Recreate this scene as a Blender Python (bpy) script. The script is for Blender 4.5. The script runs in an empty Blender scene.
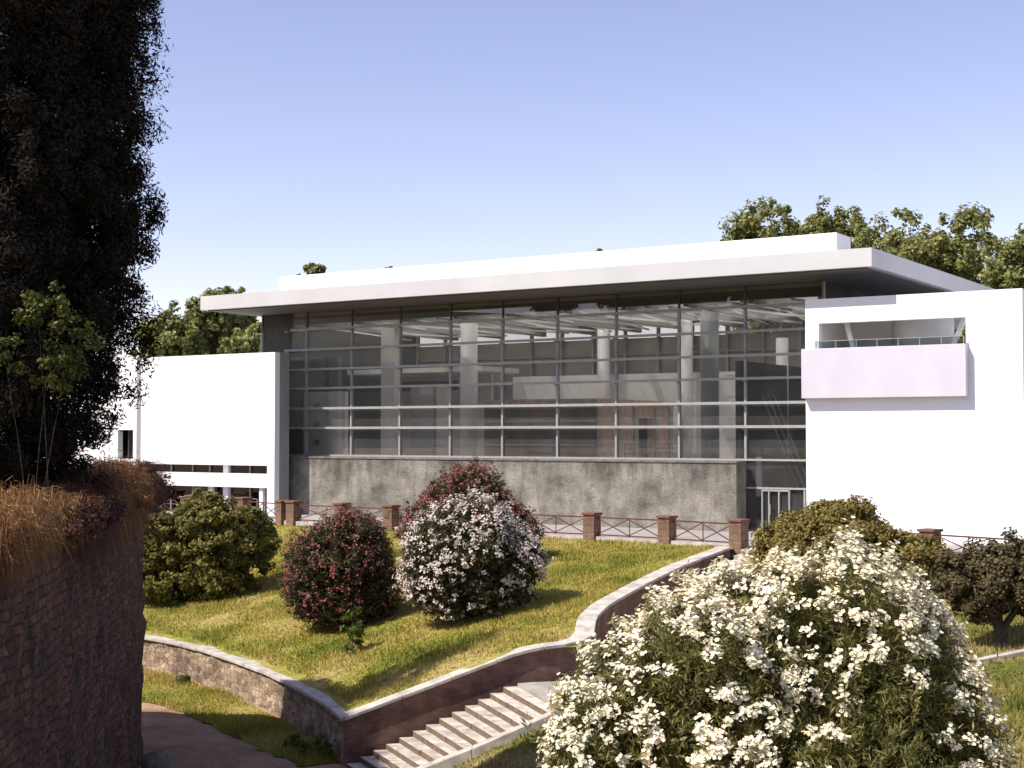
import bpy, math, random
import numpy as np
from mathutils import Vector, Matrix
from mathutils.geometry import delaunay_2d_cdt

R = math.radians
rng = np.random.default_rng(11)
random.seed(5)
sc = bpy.context.scene

# ------------------------------------------------------------------ camera, sky, sun, exposure
EYE = 4.6                      # metres above the museum forecourt
cd = bpy.data.cameras.new("camera")
cam = bpy.data.objects.new("camera", cd)
sc.collection.objects.link(cam)
cam.location = (0, 0, EYE)
cam.rotation_euler = (R(90) + math.atan(50 / 1414.0), 0, 0)
cd.sensor_width = 36
cd.lens = 1414.0 / 1024 * 36
cd.clip_start = .1
cd.clip_end = 5000
sc.camera = cam

SUN_AZ = (-.90, -.43)
SUN_EL = 50
az = math.atan2(SUN_AZ[0], SUN_AZ[1])
world = bpy.data.worlds.new("World")
sc.world = world
world.use_nodes = True
wn = world.node_tree
bg = wn.nodes["Background"]
sky = wn.nodes.new("ShaderNodeTexSky")
sky.sky_type = 'NISHITA'
sky.sun_disc = False
sky.sun_elevation = R(SUN_EL)
sky.sun_rotation = az
sky.air_density = .85
sky.dust_density = .35
sky.ozone_density = 2.6
tint = wn.nodes.new("ShaderNodeMix")
tint.data_type = 'RGBA'; tint.blend_type = 'MULTIPLY'
tint.inputs[0].default_value = 1
tint.inputs[7].default_value = (1.42, 1.05, 1.0, 1)
wn.links.new(sky.outputs[0], tint.inputs[6])
wn.links.new(tint.outputs[2], bg.inputs[0])
bg.inputs[1].default_value = .13

sd = bpy.data.lights.new("sun", 'SUN')
sd.energy = 4.4
sd.angle = R(.53)
sd.color = (1, .955, .87)
sun = bpy.data.objects.new("sun", sd)
sc.collection.objects.link(sun)
ce = math.cos(R(SUN_EL)); l = math.hypot(*SUN_AZ)
sv = Vector((SUN_AZ[0] / l * ce, SUN_AZ[1] / l * ce, math.sin(R(SUN_EL))))
sun.rotation_euler = sv.to_track_quat('Z', 'Y').to_euler()

vs = sc.view_settings
vs.view_transform = 'Standard'
vs.look = 'None'
vs.gamma = 1
vs.use_curve_mapping = False
vs.exposure = .62
sc.render.engine = 'CYCLES'
sc.cycles.max_bounces = 8
sc.cycles.transparent_max_bounces = 24

# ------------------------------------------------------------------ materials
def newmat(name):
    m = bpy.data.materials.new(name); m.use_nodes = True
    nt = m.node_tree
    return m, nt, nt.nodes["Principled BSDF"], nt.nodes["Material Output"]

def N(nt, t, **kw):
    n = nt.nodes.new(t)
    for k, v in kw.items(): setattr(n, k, v)
    return n

def ramp(nt, fac, stops, interp='LINEAR'):
    r = N(nt, "ShaderNodeValToRGB")
    r.color_ramp.interpolation = interp
    el = r.color_ramp.elements
    while len(el) < len(stops): el.new(.5)
    for e, (p, c) in zip(el, stops):
        e.position = p; e.color = (*c, 1)
    nt.links.new(fac, r.inputs[0])
    return r.outputs[0]

def coords(nt, kind='Object', scale=(1, 1, 1)):
    t = N(nt, "ShaderNodeTexCoord"); mp = N(nt, "ShaderNodeMapping")
    mp.inputs['Scale'].default_value = scale
    nt.links.new(t.outputs[kind], mp.inputs[0])
    return mp.outputs[0]

def noise(nt, vec, scale, detail=4, rough=.6):
    n = N(nt, "ShaderNodeTexNoise")
    n.inputs['Scale'].default_value = scale
    n.inputs['Detail'].default_value = detail
    n.inputs['Roughness'].default_value = rough
    if vec is not None: nt.links.new(vec, n.inputs['Vector'])
    return n.outputs['Fac']

def mixc(nt, f, a, b, mode='MIX'):
    m = N(nt, "ShaderNodeMix", data_type='RGBA', blend_type=mode)
    for s, v in ((0, f), (6, a), (7, b)):
        if hasattr(v, 'links'): nt.links.new(v, m.inputs[s])
        elif s == 0: m.inputs[0].default_value = v
        else: m.inputs[s].default_value = (*v, 1)
    return m.outputs[2]

def bump(nt, bs, h, strength, dist=.05):
    b = N(nt, "ShaderNodeBump")
    b.inputs['Strength'].default_value = strength
    b.inputs['Distance'].default_value = dist
    nt.links.new(h, b.inputs['Height']); nt.links.new(b.outputs[0], bs.inputs['Normal'])

def simple(name, c1, c2=None, scale=2, rough=.7, bmp=0, metal=0, kind='Object', vec=(1, 1, 1), lo=.35, hi=.65):
    m, nt, bs, out = newmat(name)
    bs.inputs['Roughness'].default_value = rough
    bs.inputs['Metallic'].default_value = metal
    if c2 is None: c2 = tuple(x * .85 for x in c1)
    f = noise(nt, coords(nt, kind, vec), scale, 6)
    nt.links.new(ramp(nt, f, [(lo, c1), (hi, c2)]), bs.inputs['Base Color'])
    if bmp: bump(nt, bs, f, bmp)
    return m

def leafmat(name, stops, trans=.3, rough=.55, tcol=None):
    m, nt, bs, out = newmat(name)
    g = N(nt, "ShaderNodeNewGeometry")
    c = ramp(nt, g.outputs['Random Per Island'], stops)
    big = noise(nt, coords(nt), .9, 3)
    c = mixc(nt, 1, c, ramp(nt, big, [(.35, (.78, .8, .75)), (.65, (1.15, 1.1, 1.05))]), 'MULTIPLY')
    nt.links.new(c, bs.inputs['Base Color'])
    bs.inputs['Roughness'].default_value = rough
    bs.inputs['Specular IOR Level'].default_value = .3
    tr = N(nt, "ShaderNodeBsdfTranslucent")
    nt.links.new(c, tr.inputs[0])
    mx = N(nt, "ShaderNodeMixShader"); mx.inputs[0].default_value = trans
    nt.links.new(bs.outputs[0], mx.inputs[1]); nt.links.new(tr.outputs[0], mx.inputs[2])
    nt.links.new(mx.outputs[0], out.inputs[0])
    return m

def glassmat(name, tintc, refl_rough=.0, ior=1.5, haze=0, milk=0):
    m, nt, bs, out = newmat(name)
    nt.nodes.remove(bs)
    t = N(nt, "ShaderNodeBsdfTransparent"); t.inputs[0].default_value = (*tintc, 1)
    g = N(nt, "ShaderNodeBsdfGlossy"); g.inputs['Roughness'].default_value = refl_rough
    fr = N(nt, "ShaderNodeFresnel"); fr.inputs[0].default_value = ior
    mx = N(nt, "ShaderNodeMixShader")
    nt.links.new(fr.outputs[0], mx.inputs[0]); nt.links.new(t.outputs[0], mx.inputs[1]); nt.links.new(g.outputs[0], mx.inputs[2])
    last = mx
    for amt, kind, col in ((haze, "ShaderNodeBsdfDiffuse", (.55, .53, .5, 1)), (milk, "ShaderNodeBsdfTranslucent", (.9, .9, .88, 1))):
        if amt:
            d = N(nt, kind); d.inputs[0].default_value = col
            m2 = N(nt, "ShaderNodeMixShader")
            if kind.endswith("Diffuse"):
                f = noise(nt, coords(nt, 'Object', (.35, .35, .22)), 1.4, 6, .7)  # uneven pale film that puts haze into the glass colour
                mr = N(nt, "ShaderNodeMapRange"); nt.links.new(f, mr.inputs[0])
                mr.inputs[1].default_value = .3; mr.inputs[2].default_value = .7; mr.inputs[3].default_value = amt * .5; mr.inputs[4].default_value = amt * 1.5
                nt.links.new(mr.outputs[0], m2.inputs[0])
            else: m2.inputs[0].default_value = amt
            nt.links.new(last.outputs[0], m2.inputs[1]); nt.links.new(d.outputs[0], m2.inputs[2]); last = m2
    nt.links.new(last.outputs[0], out.inputs[0])
    return m

def brickmat(name, c1, c2, mortar, scale=1, bw=.26, bh=.065, ms=.012, dirt=(.5, .5, .5)):
    m, nt, bs, out = newmat(name)
    uv = coords(nt, 'UV')
    b = N(nt, "ShaderNodeTexBrick")
    b.inputs['Scale'].default_value = scale
    b.inputs['Brick Width'].default_value = bw; b.inputs['Row Height'].default_value = bh
    b.inputs['Mortar Size'].default_value = ms
    b.inputs['Color1'].default_value = (*c1, 1); b.inputs['Color2'].default_value = (*c2, 1); b.inputs['Mortar'].default_value = (*mortar, 1)
    nt.links.new(uv, b.inputs['Vector'])
    f = noise(nt, coords(nt), 1.6, 6)
    c = mixc(nt, 1, b.outputs[0], ramp(nt, f, [(.35, dirt), (.65, (1.1, 1.1, 1.1))]), 'MULTIPLY')
    nt.links.new(c, bs.inputs['Base Color'])
    bs.inputs['Roughness'].default_value = .9
    bump(nt, bs, b.outputs[1], -.5, .02)
    return m

def rubblemat(name, stops, mortar, scale=(3.2, 5.0, 1), dist=.06):
    m, nt, bs, out = newmat(name)
    uv = coords(nt, 'UV', scale)
    w = N(nt, "ShaderNodeTexNoise"); w.inputs['Scale'].default_value = 1.3; nt.links.new(uv, w.inputs['Vector'])
    add = N(nt, "ShaderNodeMix", data_type='RGBA', blend_type='LINEAR_LIGHT')
    add.inputs[0].default_value = .16
    nt.links.new(uv, add.inputs[6]); nt.links.new(w.outputs['Color'], add.inputs[7])
    v = N(nt, "ShaderNodeTexVoronoi", distance='CHEBYCHEV'); v.voronoi_dimensions = '2D'; v.inputs['Randomness'].default_value = .75; nt.links.new(add.outputs[2], v.inputs['Vector']); v.inputs['Scale'].default_value = 1
    e = N(nt, "ShaderNodeTexVoronoi", feature='F2', distance='CHEBYCHEV'); e.voronoi_dimensions = '2D'; e.inputs['Randomness'].default_value = .75; nt.links.new(add.outputs[2], e.inputs['Vector']); e.inputs['Scale'].default_value = 1
    sb_ = N(nt, "ShaderNodeMath", operation='SUBTRACT'); nt.links.new(e.outputs['Distance'], sb_.inputs[0]); nt.links.new(v.outputs['Distance'], sb_.inputs[1])
    sep = N(nt, "ShaderNodeSeparateColor"); nt.links.new(v.outputs['Color'], sep.inputs[0])
    c = ramp(nt, sep.outputs[0], stops)
    edge = ramp(nt, sb_.outputs[0], [(.0, (.5, .5, .5)), (.12, (1, 1, 1))])
    c = mixc(nt, edge, mortar, c)
    f = noise(nt, coords(nt), .8, 8, .7)
    c = mixc(nt, 1, c, ramp(nt, f, [(.35, (.42, .40, .39)), (.62, (1.25, 1.17, 1.1))]), 'MULTIPLY')
    nt.links.new(c, bs.inputs['Base Color'])
    bs.inputs['Roughness'].default_value = .95
    f2 = noise(nt, coords(nt), 14, 4)
    h = mixc(nt, .25, edge, f2)
    bump(nt, bs, h, 1, dist)
    return m

WHITE = simple("white_render", (.86, .85, .845), (.83, .82, .82), .6, .55)
BALC = simple("pale_lilac_balcony", (.60, .56, .61), (.52, .495, .55), .9, .6, vec=(1, 1, .5), lo=.3, hi=.72)  # balcony colour, a darker lilac than the white walls
GREY = simple("grey_cladding", (.56, .55, .545), (.50, .49, .485), .3, .5)
SIDEG = simple("grey_shade_panel", (.30, .31, .31), (.22, .23, .23), .5, .45, vec=(1, 1, .6))
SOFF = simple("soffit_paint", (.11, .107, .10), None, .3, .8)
STEEL = simple("mullion_paint", (.34, .34, .325), None, 3, .4)
DSTEEL = simple("dark_frame", (.09, .09, .09), None, 3, .45)
BEAM = simple("beam_paint", (.36, .355, .34), None, 3, .5)
FLOORM = simple("travertine_floor", (.55, .52, .48), None, 2, .6)
INW = simple("interior_plaster", (.70, .685, .66), (.62, .61, .59), .8, .8)
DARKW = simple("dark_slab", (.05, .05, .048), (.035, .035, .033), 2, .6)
COLM = simple("column_plaster", (.84, .83, .81), None, .8, .4)
CEIL = simple("ceiling_plaster", (.45, .44, .43), None, .8, .8)
GLASS = glassmat("facade_glass", (.94, .935, .915), 0, 1.5, .062)
GLASSD = glassmat("wing_glass", (.35, .37, .37), 0, 1.7)
ROOFG = glassmat("rooflight_glass", (.97, .97, .97), 0, 1.3, 0, .62)
RAILG = glassmat("rail_glass", (.72, .76, .76), 0, 1.45)
MARBLE = simple("sunlit_carved_marble", (.66, .47, .36), (.46, .32, .24), 3.5, .7, .5, lo=.38, hi=.6)  # altar marble with sunlight on the side put into the colour
MARBLED = simple("shaded_marble", (.16, .115, .085), (.09, .065, .05), 2.5, .8, .4)  # same marble, the front's shade painted into a darker colour
MARBLEB = simple("marble_band", (.42, .37, .31), None, 3, .7)
def textwall(name, a, b):
    m, nt, bs, out = newmat(name)
    uv = coords(nt, 'UV', (9, 5.5, 1))
    br = N(nt, "ShaderNodeTexBrick"); br.inputs['Scale'].default_value = 1
    br.inputs['Brick Width'].default_value = .9; br.inputs['Row Height'].default_value = 1; br.inputs['Mortar Size'].default_value = .25
    nt.links.new(uv, br.inputs['Vector'])
    f = noise(nt, uv, 2.2, 2)
    k = ramp(nt, f, [(.5, (0, 0, 0)), (.53, (1, 1, 1))])
    mm = mixc(nt, k, a, b)
    c = mixc(nt, br.outputs[1], mm, a)
    nt.links.new(c, bs.inputs['Base Color']); bs.inputs['Roughness'].default_value = .8
    return m
TEXTW = textwall("inscribed_wall", (.34, .33, .31), (.10, .10, .095))

def concretemat():
    m, nt, bs, out = newmat("stained_concrete")
    o = coords(nt, 'UV'); ov = coords(nt, 'UV', (1.5, .3, 1)); oh = coords(nt, 'UV', (.9, 2.6, 1))
    a = noise(nt, o, .55, 8, .65); b = noise(nt, ov, 1.6, 5); h = noise(nt, oh, 1.8, 6, .7); fine = noise(nt, o, 13, 4, .7)
    c = ramp(nt, a, [(.34, (.09, .08, .066)), (.47, (.175, .16, .135)), (.60, (.27, .25, .21))])
    c = mixc(nt, 1, c, ramp(nt, b, [(.30, (.72, .70, .68)), (.55, (1.05, 1.05, 1.04))]), 'MULTIPLY')
    c = mixc(nt, 1, c, ramp(nt, h, [(.30, (.5, .48, .46)), (.42, (1.05, 1.05, 1.05))]), 'MULTIPLY')
    c = mixc(nt, 1, c, ramp(nt, fine, [(.36, (.62, .6, .58)), (.55, (1.08, 1.08, 1.08))]), 'MULTIPLY')
    t = N(nt, "ShaderNodeTexCoord"); s = N(nt, "ShaderNodeSeparateXYZ"); nt.links.new(t.outputs['UV'], s.inputs[0])
    # grime that collected under the ledge, ragged lower edge
    ad = N(nt, "ShaderNodeMath", operation='MULTIPLY_ADD'); nt.links.new(b, ad.inputs[0]); ad.inputs[1].default_value = -1.6; nt.links.new(s.outputs[1], ad.inputs[2])
    g = ramp(nt, ad.outputs[0], [(.0, (0, 0, 0)), (1, (1, 1, 1))])
    mr = N(nt, "ShaderNodeMapRange"); nt.links.new(ad.outputs[0], mr.inputs[0])
    mr.inputs[1].default_value = 1.7; mr.inputs[2].default_value = 2.6
    c = mixc(nt, mr.outputs[0], c, mixc(nt, 1, c, (.62, .6, .58), 'MULTIPLY'))
    nt.links.new(c, bs.inputs['Base Color']); bs.inputs['Roughness'].default_value = .92
    bump(nt, bs, fine, .5, .03)
    return m
CONC = concretemat()
LEDGE = simple("dark_ledge", (.10, .09, .08), (.20, .18, .16), 3, .9, .3)

BRICK = brickmat("pier_brick", (.19, .085, .055), (.33, .20, .12), (.15, .11, .085), 1, .24, .075, .014, (.65, .62, .6))
BRICKD = brickmat("old_brick", (.20, .085, .055), (.28, .13, .085), (.19, .14, .11), 1, .26, .07, .012, (.5, .45, .42))
CAPM = simple("cap_brick", (.19, .085, .065), (.14, .065, .05), 6, .9, .3)
RUBBLE = rubblemat("tufa_rubble", [(0, (.22, .155, .105)), (.5, (.36, .27, .19)), (1, (.47, .37, .27))], (.13, .09, .065), (3.4, 5.0, 1), .07)
RUBBLED = rubblemat("old_dark_rubble", [(0, (.045, .022, .018)), (.6, (.075, .036, .027)), (.94, (.115, .06, .043)), (1, (.19, .12, .09))], (.035, .018, .014), (2.6, 5.2, 1), .12)
def coursed(name):
    m, nt, bs, out = newmat(name)
    uv = coords(nt, 'UV')
    w = N(nt, "ShaderNodeTexNoise"); w.inputs['Scale'].default_value = 2.2; w.inputs['Detail'].default_value = 4; nt.links.new(uv, w.inputs['Vector'])
    add = N(nt, "ShaderNodeMix", data_type='RGBA', blend_type='LINEAR_LIGHT'); add.inputs[0].default_value = .085
    nt.links.new(uv, add.inputs[6]); nt.links.new(w.outputs['Color'], add.inputs[7])
    b = N(nt, "ShaderNodeTexBrick"); b.offset_frequency = 2; b.squash = .7; b.squash_frequency = 3
    b.inputs['Scale'].default_value = 1; b.inputs['Brick Width'].default_value = .42; b.inputs['Row Height'].default_value = .17
    b.inputs['Mortar Size'].default_value = .022; b.inputs['Mortar Smooth'].default_value = .8
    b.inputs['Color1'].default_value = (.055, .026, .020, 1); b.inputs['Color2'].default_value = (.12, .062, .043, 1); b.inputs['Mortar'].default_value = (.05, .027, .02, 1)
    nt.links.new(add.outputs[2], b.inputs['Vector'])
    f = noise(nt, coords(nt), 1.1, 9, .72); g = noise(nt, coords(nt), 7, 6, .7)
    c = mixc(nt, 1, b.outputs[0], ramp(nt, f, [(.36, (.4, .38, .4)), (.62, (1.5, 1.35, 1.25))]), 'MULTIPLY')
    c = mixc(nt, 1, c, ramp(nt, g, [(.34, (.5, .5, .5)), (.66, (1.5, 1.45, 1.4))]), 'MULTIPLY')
    nt.links.new(c, bs.inputs['Base Color']); bs.inputs['Roughness'].default_value = .95
    h = mixc(nt, .45, mixc(nt, 1, (1, 1, 1), b.outputs[1], 'SUBTRACT'), g)
    bump(nt, bs, h, 1, .12)
    return m
RUBBLED = coursed("old_coursed_rubble")
COPE = simple("coping_stone", (.56, .51, .45), (.34, .30, .26), 2.2, .85, .3)
STEPM = simple("travertine_step", (.62, .56, .48), (.34, .28, .22), 2.2, .85, .5)
LANDM = simple("landing_stone", (.40, .36, .31), (.28, .25, .21), 1.8, .9, .4)
IRON = simple("rust_red_paint", (.13, .036, .032), (.08, .028, .025), 8, .55)
HILLM = simple("added_far_ridge", (.05, .06, .035), (.035, .045, .03), .02, 1)
PAVE = simple("pavement", (.36, .33, .31), (.27, .25, .235), .7, .9, .1)
BARK = simple("bark", (.10, .075, .055), (.05, .04, .03), 9, .95, .6)
STEMM = simple("twig_bark", (.20, .15, .10), (.11, .08, .055), 9, .95)
BOULD = simple("pale_boulder", (.26, .22, .18), (.15, .12, .10), 6, .9, .5)

GSTOPS = [(.30, (.14, .165, .03)), (.43, (.25, .245, .05)), (.53, (.36, .31, .08)), (.66, (.46, .36, .15))]
DRYST = [(.30, (.16, .165, .04)), (.45, (.27, .23, .075)), (.56, (.36, .29, .13)), (.70, (.42, .34, .19))]
def grassground(st=None):
    m, nt, bs, out = newmat("grass_ground")
    o = coords(nt)
    a = noise(nt, o, .32, 7, .62); fine = noise(nt, o, 6, 5, .75)
    c = ramp(nt, a, st or GSTOPS)
    c = mixc(nt, 1, c, ramp(nt, fine, [(.3, (.45, .47, .4)), (.62, (1.2, 1.2, 1.1))]), 'MULTIPLY')
    nt.links.new(c, bs.inputs['Base Color']); bs.inputs['Roughness'].default_value = 1
    bs.inputs['Specular IOR Level'].default_value = .1
    bump(nt, bs, fine, 1, .12)
    return m
def grassblade(st=None):
    m, nt, bs, out = newmat("grass_blades")
    o = coords(nt); a = noise(nt, o, .32, 7, .62)
    c = ramp(nt, a, st or GSTOPS)
    g = N(nt, "ShaderNodeNewGeometry")
    c = mixc(nt, 1, c, ramp(nt, g.outputs['Random Per Island'], [(0, (.75, .8, .7)), (.8, (1.2, 1.15, 1.0)), (1, (1.6, 1.4, 1.3))]), 'MULTIPLY')
    nt.links.new(c, bs.inputs['Base Color']); bs.inputs['Roughness'].default_value = .8
    bs.inputs['Specular IOR Level'].default_value = .15
    tr = N(nt, "ShaderNodeBsdfTranslucent"); nt.links.new(c, tr.inputs[0])
    mx = N(nt, "ShaderNodeMixShader"); mx.inputs[0].default_value = .3
    nt.links.new(bs.outputs[0], mx.inputs[1]); nt.links.new(tr.outputs[0], mx.inputs[2]); nt.links.new(mx.outputs[0], out.inputs[0])
    return m
RISERM = simple("dirty_shaded_riser", (.20, .14, .10), (.12, .08, .055), 4, .95, .4)  # worn dirty stone, with shade painted in because the sun lights the risers
GRG = grassground(); GRB = grassblade(); DGG = grassground(DRYST); DGB = grassblade(DRYST)
def pathmat():
    m, nt, bs, out = newmat("dirt_path")
    o = coords(nt); a = noise(nt, o, .5, 7, .65); f = noise(nt, o, 9, 5, .7)
    c = ramp(nt, a, [(.35, (.21, .115, .065)), (.65, (.42, .26, .155))])
    c = mixc(nt, 1, c, ramp(nt, f, [(.3, (.7, .7, .7)), (.6, (1.1, 1.1, 1.1))]), 'MULTIPLY')
    nt.links.new(c, bs.inputs['Base Color']); bs.inputs['Roughness'].default_value = 1
    bump(nt, bs, f, .7, .05)
    return m
DIRT = pathmat()

# ------------------------------------------------------------------ object helpers
def link(o, parent=None):
    sc.collection.objects.link(o)
    if parent is not None: o.parent = parent
    return o

def tag(o, label=None, cat=None, group=None, kind=None):
    if label: o['label'] = label
    if cat: o['category'] = cat
    if group: o['group'] = group
    if kind: o['kind'] = kind
    return o

def empty(name, loc=(0, 0, 0), rz=0, label=None, cat=None, group=None):
    o = bpy.data.objects.new(name, None)
    o.empty_display_size = .3
    link(o); o.location = loc; o.rotation_euler = (0, 0, rz)
    return tag(o, label, cat, group)

class MB:
    def __init__(s): s.v = []; s.f = []; s.uv = None
    def box(s, x0, x1, y0, y1, z0, z1):
        b = len(s.v)
        s.v += [(x0, y0, z0), (x1, y0, z0), (x1, y1, z0), (x0, y1, z0), (x0, y0, z1), (x1, y0, z1), (x1, y1, z1), (x0, y1, z1)]
        s.f += [tuple(b + i for i in q) for q in ((0, 3, 2, 1), (4, 5, 6, 7), (0, 1, 5, 4), (1, 2, 6, 5), (2, 3, 7, 6), (3, 0, 4, 7))]
        return s
    def bar(s, a, b, w, h=None):
        h = h or w
        a = Vector(a); b = Vector(b); d = (b - a).normalized()
        up = Vector((0, 0, 1)) if abs(d.z) < .95 else Vector((1, 0, 0))
        r = d.cross(up).normalized(); u = r.cross(d)
        k = len(s.v)
        for p in (a, b):
            for i, j in ((-1, -1), (1, -1), (1, 1), (-1, 1)): s.v.append(tuple(p + r * (i * w / 2) + u * (j * h / 2)))
        s.f += [(k, k + 1, k + 2, k + 3), (k + 7, k + 6, k + 5, k + 4)] + [(k + i, k + 4 + i, k + 4 + (i + 1) % 4, k + (i + 1) % 4) for i in range(4)]
        return s
    def tube(s, pts, rad, n=8, cap=True):
        pts = [Vector(p) for p in pts]
        if not hasattr(rad, '__len__'): rad = [rad] * len(pts)
        k = len(s.v)
        for i, p in enumerate(pts):
            d = (pts[min(i + 1, len(pts) - 1)] - pts[max(i - 1, 0)]).normalized()
            up = Vector((0, 1, 0)) if abs(d.y) < .9 else Vector((1, 0, 0))
            r = d.cross(up).normalized(); u = r.cross(d)
            for j in range(n):
                a = 2 * math.pi * j / n
                s.v.append(tuple(p + (r * math.cos(a) + u * math.sin(a)) * rad[i]))
        for i in range(len(pts) - 1):
            for j in range(n):
                a = k + i * n + j; b = k + i * n + (j + 1) % n
                s.f.append((a, b, b + n, a + n))
        if cap:
            s.f.append(tuple(k + j for j in reversed(range(n))))
            s.f.append(tuple(k + (len(pts) - 1) * n + j for j in range(n)))
        return s
    def prism(s, poly, z0, z1):
        """poly: list of (x,y[,zbottom,ztop])"""
        k = len(s.v); n = len(poly)
        for p in poly: s.v.append((p[0], p[1], z0 if len(p) < 3 else p[2]))
        for p in poly: s.v.append((p[0], p[1], z1 if len(p) < 3 else p[3]))
        s.f.append(tuple(k + i for i in reversed(range(n)))); s.f.append(tuple(k + n + i for i in range(n)))
        s.f += [(k + i, k + (i + 1) % n, k + n + (i + 1) % n, k + n + i) for i in range(n)]
        return s
    def build(s, name, mat, parent=None, smooth=False, bevel=0, offset=None):
        me = bpy.data.meshes.new(name)
        v = s.v
        me.from_pydata(v, [], s.f); me.update()
        uvl = me.uv_layers.new(name="UVMap")
        for p in me.polygons:
            n = p.normal
            if abs(n.z) > .7: t = None
            else:
                t = Vector((-n.y, n.x, 0)).normalized()
            for li in p.loop_indices:
                c = me.vertices[me.loops[li].vertex_index].co
                uvl.data[li].uv = (c.x, c.y) if t is None else (c.dot(t), c.z)
        me.materials.append(mat)
        if smooth: me.polygons.foreach_set('use_smooth', [True] * len(me.polygons))
        o = bpy.data.objects.new(name, me)
        link(o, parent)
        if bevel:
            b = o.modifiers.new("bevel", 'BEVEL'); b.width = bevel; b.segments = 2; b.limit_method = 'ANGLE'
        return o

def quads_obj(name, V, mat, parent=None, nper=4):
    n = len(V) // nper
    me = bpy.data.meshes.new(name)
    me.vertices.add(len(V)); me.vertices.foreach_set('co', V.astype(np.float32).ravel())
    me.loops.add(n * nper); me.loops.foreach_set('vertex_index', np.arange(n * nper, dtype=np.int32))
    me.polygons.add(n)
    me.polygons.foreach_set('loop_start', np.arange(n, dtype=np.int32) * nper)
    me.polygons.foreach_set('loop_total', np.full(n, nper, dtype=np.int32))
    me.update(calc_edges=True)
    me.materials.append(mat)
    o = bpy.data.objects.new(name, me)
    return link(o, parent)

def unit(a): return a / np.maximum(np.linalg.norm(a, axis=1, keepdims=True), 1e-9)
def rdir(n): return unit(rng.normal(size=(n, 3)))

def leaves(P, Nrm, ln, wd, T=None, bend=0):
    n = len(P)
    if T is None: T = unit(np.cross(Nrm, rdir(n)))
    B = unit(np.cross(Nrm, T))
    s = rng.uniform(.7, 1.25, (n, 1))
    a = P - T * ln * .5 * s; c = P + T * ln * .5 * s - Nrm * bend
    b = P + B * wd * .5 * s; d = P - B * wd * .5 * s
    return np.stack([a, b, c, d], 1).reshape(-1, 3)

def crown_points(lobes, nclump, per, cr, shell=(.62, 1.0), flat=.7, zmin=None):
    """clumps of leaves spread through the outer part of a set of ellipsoids"""
    L = np.array([[*c, *r] for c, r in lobes], float)
    vol = (L[:, 3] * L[:, 4] * L[:, 5]) ** .67
    pick = rng.choice(len(L), nclump, p=vol / vol.sum())
    d = rdir(nclump)
    # uneven outline
    wob = 1 + .10 * np.sin(d[:, 0] * 5 + pick) + .08 * np.sin(d[:, 2] * 7 + pick * 2) + .06 * np.sin(d[:, 1] * 9)
    rr = (rng.uniform(shell[0] ** 3, shell[1] ** 3, nclump) ** (1 / 3) * wob)[:, None]
    C = L[pick, :3] + d * L[pick, 3:] * rr
    out = unit(d / L[pick, 3:])
    if zmin is not None:
        k = C[:, 2] > zmin; C, out = C[k], out[k]
    nc = len(C)
    idx = np.repeat(np.arange(nc), per)
    q = rdir(nc * per) * (rng.uniform(0, 1, (nc * per, 1)) ** .5)
    size = rng.uniform(.6, 1.3, nc)[idx][:, None] * cr
    q = q * size * np.array([1, 1, flat])
    P = C[idx] + q
    Nn = unit(out[idx] * .5 + unit(q) * .6 + rdir(len(P)) * .8 + np.array([0, 0, .35]))
    return P, Nn, C, out

def make_crown(name, lobes, mat, parent, nclump=200, per=60, cr=.5, ln=.2, wd=.13, shell=(.62, 1), flat=.75, zmin=None):
    P, Nn, C, O_ = crown_points(lobes, nclump, per, cr, shell, flat, zmin)
    return quads_obj(name, leaves(P, Nn, ln, wd), mat, parent)

def trunk_mb(base, top, r0, limbs, seed=0):
    rr = random.Random(seed)
    mb = MB(); base = Vector(base); top = Vector(top)
    pts = [base + (top - base) * t + Vector((rr.uniform(-1, 1), rr.uniform(-1, 1), 0)) * r0 * .5 * (0 < t < 1) for t in (0, .12, .35, .6, .8, 1)]
    mb.tube(pts, [r0 * 1.35, r0, r0 * .85, r0 * .7, r0 * .5, r0 * .25], 10)
    for e, t, rad in limbs:
        st = base + (top - base) * t; e = Vector(e); mid = (st + e) / 2 + Vector((rr.uniform(-.3, .3), rr.uniform(-.3, .3), .12 * (e - st).length))
        mb.tube([st, mid, e], [rad, rad * .7, rad * .25], 7)
    return mb

# ------------------------------------------------------------------ terrain (camera looks along +Y)
def tps(pts):
    pts = np.array(pts, float); X = pts[:, :2]; n = len(X)
    def U(r): return np.where(r > 0, r ** 2 * np.log(np.maximum(r, 1e-9)), 0)
    K = U(np.linalg.norm(X[:, None] - X[None], axis=2)) + np.eye(n) * .05
    P_ = np.hstack([np.ones((n, 1)), X])
    A_ = np.block([[K, P_], [P_.T, np.zeros((3, 3))]])
    sol = np.linalg.solve(A_, np.concatenate([pts[:, 2], np.zeros(3)]))
    def f(x, y):
        q = np.stack([np.asarray(x, float).ravel(), np.asarray(y, float).ravel()], 1)
        r = U(np.linalg.norm(q[:, None] - X[None], axis=2))
        return r @ sol[:n] + sol[n] + q @ sol[n + 1:]
    return f

def in_poly(x, y, poly):
    x = np.asarray(x); y = np.asarray(y); c = np.zeros(x.shape, bool)
    j = len(poly) - 1
    for i in range(len(poly)):
        xi, yi = poly[i][:2]; xj, yj = poly[j][:2]
        k = ((yi > y) != (yj > y)) & (x < (xj - xi) * (y - yi) / (yj - yi + 1e-12) + xi)
        c ^= k; j = i
    return c

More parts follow.
